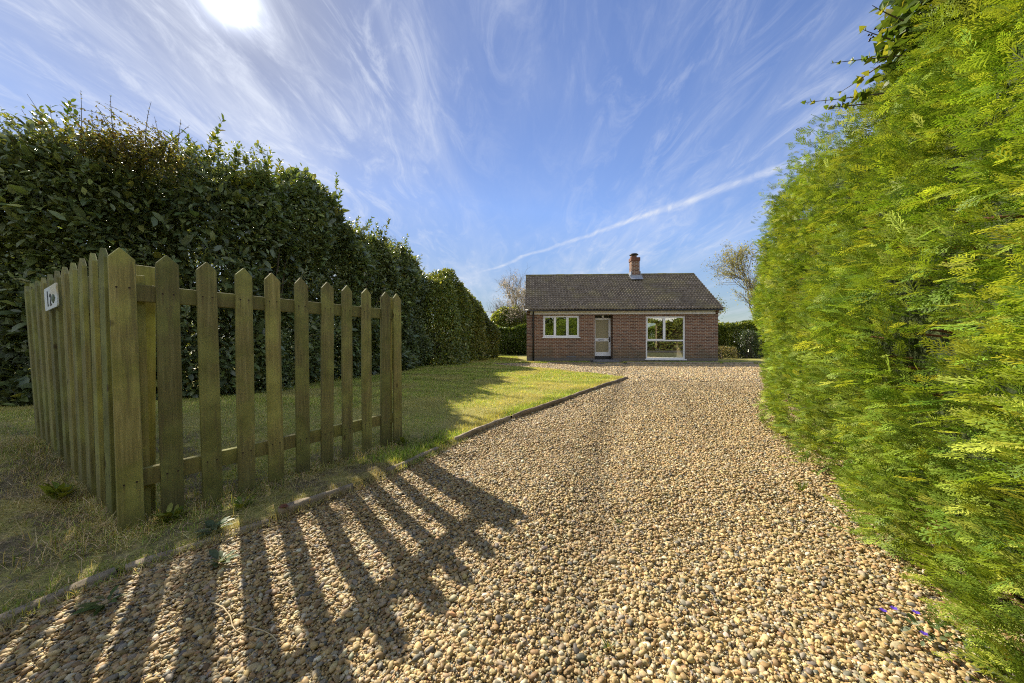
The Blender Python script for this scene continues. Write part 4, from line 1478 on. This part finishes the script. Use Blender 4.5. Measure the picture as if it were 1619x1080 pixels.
def frond_template(nb, tert, seed, wide=1.0):
    r = np.random.default_rng(seed)
    V, Q, shade = [], [], []

    def spike(p, d, L, wd, lift, tip):
        d = d / np.linalg.norm(d)
        sd = np.array((-d[1], d[0], 0))
        i = len(V)
        V.extend([p, p + d * L * .45 + sd * wd + np.array((0, 0, lift * .5)), p + d * L + np.array((0, 0, -lift)), p + d * L * .45 - sd * wd + np.array((0, 0, lift * .5))])
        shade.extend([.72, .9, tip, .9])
        Q.append((i, i + 1, i + 2, i + 3))

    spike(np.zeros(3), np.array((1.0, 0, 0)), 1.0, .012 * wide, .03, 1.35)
    for k in range(nb):
        u = .06 + .88 * (k + .5) / nb
        sg = 1 if k % 2 else -1
        L = (.50 * (1 - u) ** .75 + .10) * r.uniform(.8, 1.15)
        a = R(46 - 14 * u + r.uniform(-6, 6)) * sg
        d = np.array((math.cos(a), math.sin(a), r.uniform(-.12, .12)))
        p = np.array((u, 0, -.03 * u))
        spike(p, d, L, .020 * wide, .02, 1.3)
        for q in range(tert):
            uq = .22 + .66 * (q + .5) / tert
            for s2 in ((1, -1) if q % 2 == 0 else (-1, 1))[:2 if tert > 2 else 1]:
                a2 = a + R(38) * s2
                d2 = np.array((math.cos(a2), math.sin(a2), r.uniform(-.15, .15)))
                spike(p + d * L * uq, d2, L * (.40 * (1 - uq) + .16), .018 * wide, .015, 1.3)
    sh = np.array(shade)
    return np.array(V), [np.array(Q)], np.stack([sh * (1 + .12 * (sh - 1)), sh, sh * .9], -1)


FR_HI = [frond_template(12, 2, 900 + k, 1.35) for k in range(4)]
FR_LO = [frond_template(9, 1, 920 + k, 1.9) for k in range(3)]
# the path follows the foot of the hedge, pushed back by half its thickness
HB = np.array([(.66, -.6), (1.05, .2), (1.43, 1.0), (1.80, 1.67), (2.35, 2.46), (3.22, 4.05), (4.35, 5.67), (5.75, 7.7)])
Td = norm(np.gradient(HB, axis=0))
CP = HB + np.stack([Td[:, 1], -Td[:, 0]], -1) * .72
CPr = CP[::-1]                         # reversed so that 'front' (right-hand side) faces the drive
_, _, _, CL = path_frame(CPr, np.zeros(1))
dcp = np.concatenate([[0], np.cumsum(np.linalg.norm(np.diff(CPr, axis=0), axis=1))])
HZ = np.array([2.45, 2.45, 2.54, 2.70, 2.90, 3.28, 3.38, 2.95])[::-1]


def ch_h(s):
    return np.interp(s, dcp, HZ) - .05


cf = empty('conifer_hedge', (2.5, 2.5, 0), 0, 'bright yellow-green conifer hedge in full sun along the right of the drive', 'hedge')
CON = [(.145, .24, .032), (.215, .32, .042), (.31, .40, .056), (.42, .48, .085)]


def fronds(n_clusters, per, seed, deep, bumps, dark=1.0, pal_w=(2, 4, 3, 1.4)):
    P, out, s, ins = hedge_points(CPr, .70, ch_h, n_clusters, seed, front=1.0, back=.18, top=.75, deep=deep, bumps=bumps, z0=.02, ends=.35, foot=1.0)
    keep = lump(P, 6.5, seed + 20, 2) > -.38
    P, out, s, ins = P[keep] - out[keep] * (.10 * np.maximum(0, -lump(P[keep], 5.0, seed + 21, 2)))[:, None], out[keep], s[keep], ins[keep]
    m = len(P)
    n = m * per
    rep = np.repeat(np.arange(m), per)
    tang = rvec(m)
    cdir = norm(out * .8 + tang * .55 + np.array((0, 0, .22)))
    ax = norm(cdir[rep] + rvec(n) * .5)
    pos = P[rep] + ax * rng.uniform(-.03, .05, (n, 1)) + rvec(n) * .045
    nr = norm(rvec(m)[rep] * .45 + rvec(n) * .4 + np.array((0, 0, .9)))
    sz = .068 * np.exp(rng.normal(size=n) * .22)
    ccol = pick(CON, m, pal_w, .10) * (1 + .22 * lump(P, 1.7, seed + 9))[:, None]
    col = ccol[rep] * (1 + rng.normal(size=(n, 1)) * .10) * dark
    dist = np.linalg.norm(pos[:, :2], axis=1)
    parts = []
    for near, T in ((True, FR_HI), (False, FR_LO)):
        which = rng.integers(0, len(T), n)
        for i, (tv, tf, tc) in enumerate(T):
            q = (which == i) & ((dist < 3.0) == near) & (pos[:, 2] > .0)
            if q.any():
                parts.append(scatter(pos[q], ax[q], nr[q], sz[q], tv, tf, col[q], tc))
    return parts


parts = fronds(23000, 4, 301, .06, .24) + fronds(4500, 4, 302, .2, .24)
child_np('foliage', parts, M['conifer'], cf)
# solid dark core, added to stop light leaking through the hedge
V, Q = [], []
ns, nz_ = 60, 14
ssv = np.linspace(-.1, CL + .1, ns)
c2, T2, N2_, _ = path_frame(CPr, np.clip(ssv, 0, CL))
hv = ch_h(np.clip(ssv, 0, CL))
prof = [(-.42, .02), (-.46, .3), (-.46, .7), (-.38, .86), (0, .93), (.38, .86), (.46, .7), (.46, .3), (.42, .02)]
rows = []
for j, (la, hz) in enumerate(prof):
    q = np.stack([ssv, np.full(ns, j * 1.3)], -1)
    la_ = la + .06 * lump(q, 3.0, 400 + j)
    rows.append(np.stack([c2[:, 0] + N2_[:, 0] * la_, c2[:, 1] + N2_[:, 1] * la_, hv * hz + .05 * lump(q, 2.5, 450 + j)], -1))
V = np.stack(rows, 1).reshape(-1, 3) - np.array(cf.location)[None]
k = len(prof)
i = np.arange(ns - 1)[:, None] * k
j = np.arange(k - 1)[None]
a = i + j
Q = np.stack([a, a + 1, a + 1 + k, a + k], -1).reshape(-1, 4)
np_mesh('hedge_core', V, [Q, np.array([list(range(k)), [(ns - 1) * k + t for t in range(k)][::-1]])], M['inner'], cf, smooth=True)
paths, rads = [], []
for s0 in np.arange(.3, CL, .5):
    c, T, N, _ = path_frame(CPr, np.array([s0]))
    b0 = np.array((*c[0], -.05))
    paths.append(np.array([b0, b0 + np.array((.02, .02, 1.0)), b0 + np.array((0, .03, float(ch_h(s0)) * .9))]))
    rads.append(np.array((.06, .045, .015)))
    for kx in range(5):
        zz_ = rng.uniform(.25, .85) * float(ch_h(s0))
        o = b0 + np.array((0, 0, zz_))
        e = o + np.array((*(N[0] * rng.uniform(.55, .75) + T[0] * rng.normal() * .3), .12))
        paths.append(np.array([o, (o + e) / 2, e]))
        rads.append(np.array((.014, .010, .004)))
child_stems('branches', paths, rads, simple_noise_mat('conifer_bark', (.10, .045, .025), (.24, .11, .06), 15), cf)

# ivy over the near top of the conifer hedge
iv = empty('ivy', (1.9, 1.6, 2.3), 0, 'ivy with dark glossy leaves spilling over the top of the conifer hedge', 'climber')
IV = [(.07, .115, .02), (.10, .16, .028), (.17, .21, .04), (.32, .32, .06)]
n = 2200
u = rng.uniform(0, 1, n)
yy = 1.05 + u * .95
xx = np.interp(yy, HB[:, 1], HB[:, 0]) + .10 + np.abs(rng.normal(size=n)) * .22
zz_ = np.interp(yy, [1.05, 1.5, 2.0], [2.52, 2.66, 2.62]) + rng.normal(size=n) * .085 + .03
c = np.stack([xx, yy, zz_], -1)
o = norm(np.array((-.6, -.3, .6))[None] + rvec(n) * .6)
parts = [leaf_cloud(c, o, .046, .3, IVY_V, IVY_F, IV, [4, 4, 2, 1], seed=81, lw=1.1, droop=-.25)]
roots, dirs, lens = [], [], []
for px, py, Y, px2, py2, Y2 in ((1395, 150, 1.75, 1285, 166, 2.0), (1440, 88, 1.6, 1335, 97, 1.75), (1420, 60, 1.55, 1385, 48, 1.6), (1400, 110, 1.7, 1350, 150, 1.85), (1440, 30, 1.5, 1400, 12, 1.5), (1380, 165, 1.8, 1330, 170, 1.9)):
    px, px2 = px - 18, px2 - 24
    a = np.array(((px - 809.5) / F * Y, Y, CAM_Z + (540 - py) / F * Y))
    e = np.array(((px2 - 809.5) / F * Y2, Y2, CAM_Z + (540 - py2) / F * Y2))
    roots.append(a + (a - e) * .15)
    dirs.append(e - a)
    lens.append(np.linalg.norm(e - a) * 1.15)
sp_, sr_, lp_ = sprigs(roots, dirs, lens, 55, .040, IVY_V, IVY_F, IV[1:], [3, 3, 2], rad=.0035, curl=.12)
child_np('foliage', parts + lp_, M['small_leaf'], iv)
child_stems('stems', sp_, sr_, M['twig'], iv)
bb = MB()
bc = Vector(((1381 - 809.5) / F * 1.6, 1.6, CAM_Z + (540 - 55) / F * 1.6)) - iv.location
for k in range(9):
    d = Vector(rvec(1)[0] * .022)
    bmesh.ops.create_icosphere(bb.b, subdivisions=1, radius=.005, matrix=Matrix.Translation(bc + d))
bb.build('berries', M['black_pipe'], iv, True)

# ------------------------------------------------------------------ trees


def tree(name, label, base, height, spread, seed, trunk_r, levels, leafn, leafsize, pal, wts, up=.5, bark='bark', leaf_mat='small_leaf', start=.25, group=None, ratio=.62, kids=(4, 6)):
    r = np.random.default_rng(seed)
    t = empty(name, base, 0, label, 'tree', group)
    paths, rads, tips = [], [], []

    def grow(p, d, L, rad, lev):
        npt = 6
        pts, q, dd = [p], p.copy(), d.copy()
        for k in range(npt - 1):
            dd = dd + r.normal(size=3) * (.14 if lev else .05) + np.array((0, 0, up * .10 if lev else .02))
            dd = dd / np.linalg.norm(dd)
            q = q + dd * L / (npt - 1)
            pts.append(q)
        pts = np.array(pts)
        rr_ = np.linspace(rad, rad * (.45 if lev < levels else .3), npt)
        paths.append(pts)
        rads.append(rr_)
        if lev >= levels - 1:
            tips.append(pts[2:])
        if lev == levels:
            return
        nk = r.integers(*kids)
        for k in range(nk + (3 if lev == 0 else 0)):
            u = r.uniform(start if lev == 0 else .3, 1.0)
            a = pts[int(u * (npt - 1))] * (1 - (u * (npt - 1)) % 1) + pts[min(npt - 1, int(u * (npt - 1)) + 1)] * ((u * (npt - 1)) % 1)
            side = r.normal(size=3)
            side -= d * side.dot(d)
            side /= np.linalg.norm(side)
            nd_ = d * .75 + side * spread + np.array((0, 0, up * .45))
            nd_ /= np.linalg.norm(nd_)
            grow(a, nd_, L * ratio * r.uniform(.75, 1.15) * (1.15 - .45 * u if lev == 0 else 1), rad * .5 * (1.1 - .4 * u), lev + 1)

    grow(np.array((0., 0., -.1)), norm(np.array((r.normal() * .05, r.normal() * .05, 1.))), height * .62, trunk_r, 0)
    big = [i for i in range(len(paths)) if i == 0]
    V, Q = tube_np([paths[0]], [rads[0]], 9)
    np_mesh('trunk', V, [Q], M[bark], t, smooth=True)
    V, Q = tube_np(paths[1:], rads[1:], 4)
    np_mesh('limbs', V, [Q], M[bark], t, smooth=True)
    if leafn:
        tp_ = np.concatenate(tips)
        n = leafn
        P = tp_[rng.integers(0, len(tp_), n)] + rvec(n) * rng.uniform(0, .28, (n, 1))
        parts = [leaf_cloud(P, rvec(n), leafsize, .3, SMALL_V, SMALL_F, pal, wts, seed=seed)]
        V, Fs, T = merge(parts)
        np_mesh('crown', V, Fs, M[leaf_mat], t, T)
    return t


tree('spring_tree', 'tall slender tree just coming into leaf behind the conifer hedge', (18.2, 25.5, 0), 8.5, .74, 5, .15, 4, 10500, .085,
     [(.30, .29, .13), (.36, .33, .18), (.22, .23, .09)], [3, 2, 3], up=.65, start=.05, kids=(5, 7))
tree('spring_tree', 'lower bushy young tree in pale leaf between the house and the slender tree', (15.2, 27.0, 0), 4.6, .7, 8, .10, 3, 3800, .095,
     [(.17, .19, .04), (.24, .24, .06), (.11, .14, .03)], [3, 3, 3], up=.5, start=.1)
tree('bare_tree', 'leafless grey tree with fine branches behind the left end of the roof', (.2, 33, 0), 8.2, .8, 12, .16, 4, 0, .05, BR, None, up=.35, start=.2, kids=(5, 7))
tree('blossom_tree', 'pale blossoming tree showing beside the left edge of the roof', (1.25, 29.5, 0), 6.8, .75, 15, .13, 4, 8000, .075,
     [(.5, .42, .34), (.38, .33, .22), (.58, .5, .44), (.2, .19, .08)], [3, 3, 2, 2], up=.4, leaf_mat='petal', start=.2)

# ------------------------------------------------------------------ weeds and litter


def weed(name, label, x, y, n, size, pal, tv=LAUREL_V, tf=LAUREL_F, cat='weed', up=.5, z=None):
    zb = (float(lawn_z(np.array([x]), np.array([y]))[0]) if x < lawn_right(y) else float(drive_z(np.array([x]), np.array([y]))[0]) + .015) if z is None else z
    yaw = rng.uniform(0, 6.283, n)
    upv = np.abs(rng.normal(size=n)) * up + .15
    ax = np.stack([np.cos(yaw), np.sin(yaw), upv], -1)
    nr = np.stack([-np.cos(yaw) * .3, -np.sin(yaw) * .3, np.ones(n)], -1) + rvec(n) * .25
    P = np.stack([x + np.cos(yaw) * rng.uniform(0, size * .5, n), y + np.sin(yaw) * rng.uniform(0, size * .5, n), zb + rng.uniform(0, size * .6, n)], -1)
    sz = size * np.exp(rng.normal(size=n) * .3)
    v, f, c = scatter(P, ax, nr, sz, tv, tf, pick(pal, n))
    return tag(np_mesh(name, v, f, M['small_leaf'], tint=c), label, cat)


FRESH = [(.13, .19, .03), (.2, .24, .045), (.27, .28, .06)]
DULL = [(.07, .11, .025), (.10, .14, .035), (.14, .15, .05)]
GREY = [(.13, .17, .09), (.17, .21, .12), (.09, .13, .06)]
weed('weed', 'bright leafy weed at the foot of the street-facing pickets', -2.85, 2.15, 34, .085, FRESH, up=1.2)
weed('weed', 'fresh green weed just behind the corner fence post', -1.98, 1.98, 26, .07, FRESH, up=.9)
weed('weed', 'yellow-green weed tuft under the gap between the second and third boards', -1.68, 2.12, 18, .05, FRESH, up=.9)
weed('weed', 'grey-green flat weed lying on the edging below the boards', -1.62, 1.86, 26, .055, GREY, up=.15)
weed('weed', 'dock leaves flat on the gravel by the nearest edging', -1.62, 1.36, 12, .05, DULL, up=.1)
weed('weed', 'grey-green seedling growing through shaded pebbles beside the edging', -1.38, 1.62, 22, .045, GREY, up=.3)
weed('weed', 'leafy weed at the end post of the picket fence', -1.1, 3.45, 22, .06, FRESH, up=.8)
weed('weed', 'small green weed alone in the middle of the drive', .62, 1.98, 14, .018, DULL, SMALL_V, SMALL_F, up=.4)
weed('weed', 'tuft of green sprouting through pebbles at the bottom of the drive', .33, 1.17, 16, .030, DULL, BLADE_V * np.array((1, .14, 1)), BLADE_F, up=1.0)
weed('weed', 'grassy tuft at the foot of the conifer hedge beyond the ivy', 2.02, 2.4, 24, .06, DULL, BLADE_V * np.array((1, .12, 1)), BLADE_F, up=1.6)
vt = empty('violet_plant', (1.50, 1.10, 0), 0, 'violet with grey-green leaves and tiny purple flowers at the foot of the conifer hedge', 'plant')
parts = []
for (dx, dy, n, sz, pal) in ((0, 0, 40, .030, GREY), (-.06, .12, 26, .025, GREY), (.08, -.08, 30, .032, DULL), (.0, .06, 24, .028, DULL)):
    yaw = rng.uniform(0, 6.283, n)
    ax = np.stack([np.cos(yaw), np.sin(yaw), rng.uniform(.1, .9, n)], -1)
    nr = np.stack([-np.cos(yaw) * .3, -np.sin(yaw) * .3, np.ones(n)], -1) + rvec(n) * .3
    P = np.stack([1.50 + dx + rng.normal(size=n) * .035, 1.10 + dy + rng.normal(size=n) * .035, .01 + rng.uniform(0, .05, n)], -1)
    parts.append(scatter(P, ax, nr, sz * np.exp(rng.normal(size=n) * .25), LAUREL_V * np.array((1, 1.5, 1)), LAUREL_F, pick(pal, n)))
child_np('leaves', parts, M['small_leaf'], vt)
for fx, fy in ((-.13, .16), (-.08, .17), (-.1, .06), (-.02, .15)):
    n = 5
    yaw = np.arange(n) * 1.257
    ax = np.stack([np.cos(yaw), np.sin(yaw), np.full(n, .4)], -1)
    P = np.tile(np.array((1.5 + fx, 1.1 + fy, .055)), (n, 1))
    child_np('flower', [scatter(P, ax, np.tile((0, 0, 1.0), (n, 1)), np.full(n, .013), SMALL_V * np.array((1, 1.6, 1)), SMALL_F, pick([(.10, .05, .42)], n))], M['petal'], vt)

straw = simple_noise_mat('straw', (.40, .31, .17), (.55, .45, .27), 30, .8)


def ground_px(px, py, z=.03):
    Y = F * (CAM_Z - z) / (py - 540)
    return ((px - 809.5) / F * Y, Y, z)


def stalk(label, pts, rad):
    P = np.array([ground_px(*p) for p in pts])
    Pp, _ = resample(P, .03)
    V, Q = tube_np([Pp], [np.linspace(rad, rad * .5, len(Pp))], 6)
    tag(np_mesh('dry_stalk', V, [Q], straw, smooth=True), label, 'stalk')


stalk('curled pale dry stalk lying across the fence shadows on the pebbles', [(335, 953), (352, 960), (364, 975), (368, 995, .04), (385, 1003)], .003)
stalk('thin straight straw on the shaded pebbles between two fence shadows', [(390, 990), (425, 1000), (440, 1015), (438, 1025)], .002)
fl_ = empty('fallen_leaf', (0, 0, 0))
bpy.data.objects.remove(fl_)
for (px, py, label, col, sz) in ((440, 803, 'reddish dead leaf on the edging under the picket boards', (.20, .085, .05), .055), (85, 712, 'brown dead leaf on the grass by the far street pickets', (.19, .09, .055), .07),
                                 (1430, 915, 'brown dead leaf on pebbles at the foot of the conifer hedge', (.22, .10, .045), .045), (1188, 773, 'small russet leaf lying on the open gravel', (.30, .12, .05), .035)):
    x, y, z = ground_px(px, py, .05 if px < 500 else .02)
    if px < 100:
        z = float(lawn_z(np.array([x]), np.array([y]))[0]) + .03
    v, f, c = scatter(np.array([(x, y, z)]), np.array([(.8, .4, .1)]), np.array([(.2, -.4, 1.0)]), np.array([sz]), LAUREL_V * np.array((1, 1.5, 2.5)), LAUREL_F, np.array([col]))
    tag(np_mesh('fallen_leaf', v, f, M['small_leaf'], tint=c), label, 'leaf')

# ------------------------------------------------------------------ across the street, behind the camera (mirrored in the windows)
oh = empty('roadside_hedge', (6, -12, 0), 0, 'high leafy hedge across the road, mirrored in the house windows', 'hedge')
OP = [(-22, -12), (34, -12)]
P, out, s, ins = hedge_points(OP, 1.0, lambda s: np.interp(np.asarray(s), [0, 31, 36, 56], [8.2, 7.8, 3.4, 3.2]) + .3 * np.sin(np.asarray(s) * 1.7), 70000, 91, front=.2, back=1.0, top=.8, deep=.2, bumps=.5)
child_np('foliage', [leaf_cloud(P, out, .40, .25, SMALL_V, SMALL_F, SH_PAL, [2, 3, 3, 1], seed=92)], M['small_leaf'], oh)
ho = empty('white_house', (15, -26, 0), 0, 'white rendered house across the road, mirrored in the tall window', 'house')
hb = MB()
wall_open(hb.b, 14, -.1, 5.4, [(2, 3.4, 1, 2.2), (6, 7.4, 1, 2.2), (10, 11.4, 1, 2.2), (2, 3.4, 3.4, 4.6), (6, 7.4, 3.4, 4.6), (10, 11.4, 3.4, 4.6)], .3, 0.0)
hb.box(0, 14, -7, -.01, -.1, 5.39)
hb.build('wall', M['render'], ho)
for x in (2, 6, 10):
    for z in (1, 3.4):
        MB().box(x + .01, x + 1.39, .1, .14, z + .01, z + 1.19).build('window', M['black_pipe'], ho)
rb2 = MB()
q = [(-.3, .5, 5.3), (14.3, .5, 5.3), (14.3, -3.5, 8.2), (-.3, -3.5, 8.2), (-.3, -7.5, 5.3), (14.3, -7.5, 5.3)]
vs = [rb2.b.verts.new(p) for p in q]
rb2.b.faces.new((vs[0], vs[1], vs[2], vs[3]))
rb2.b.faces.new((vs[3], vs[2], vs[5], vs[4]))
rb2.b.faces.new((vs[0], vs[3], vs[4]))
rb2.b.faces.new((vs[1], vs[5], vs[2]))
rb2.build('roof', M['slate'], ho)
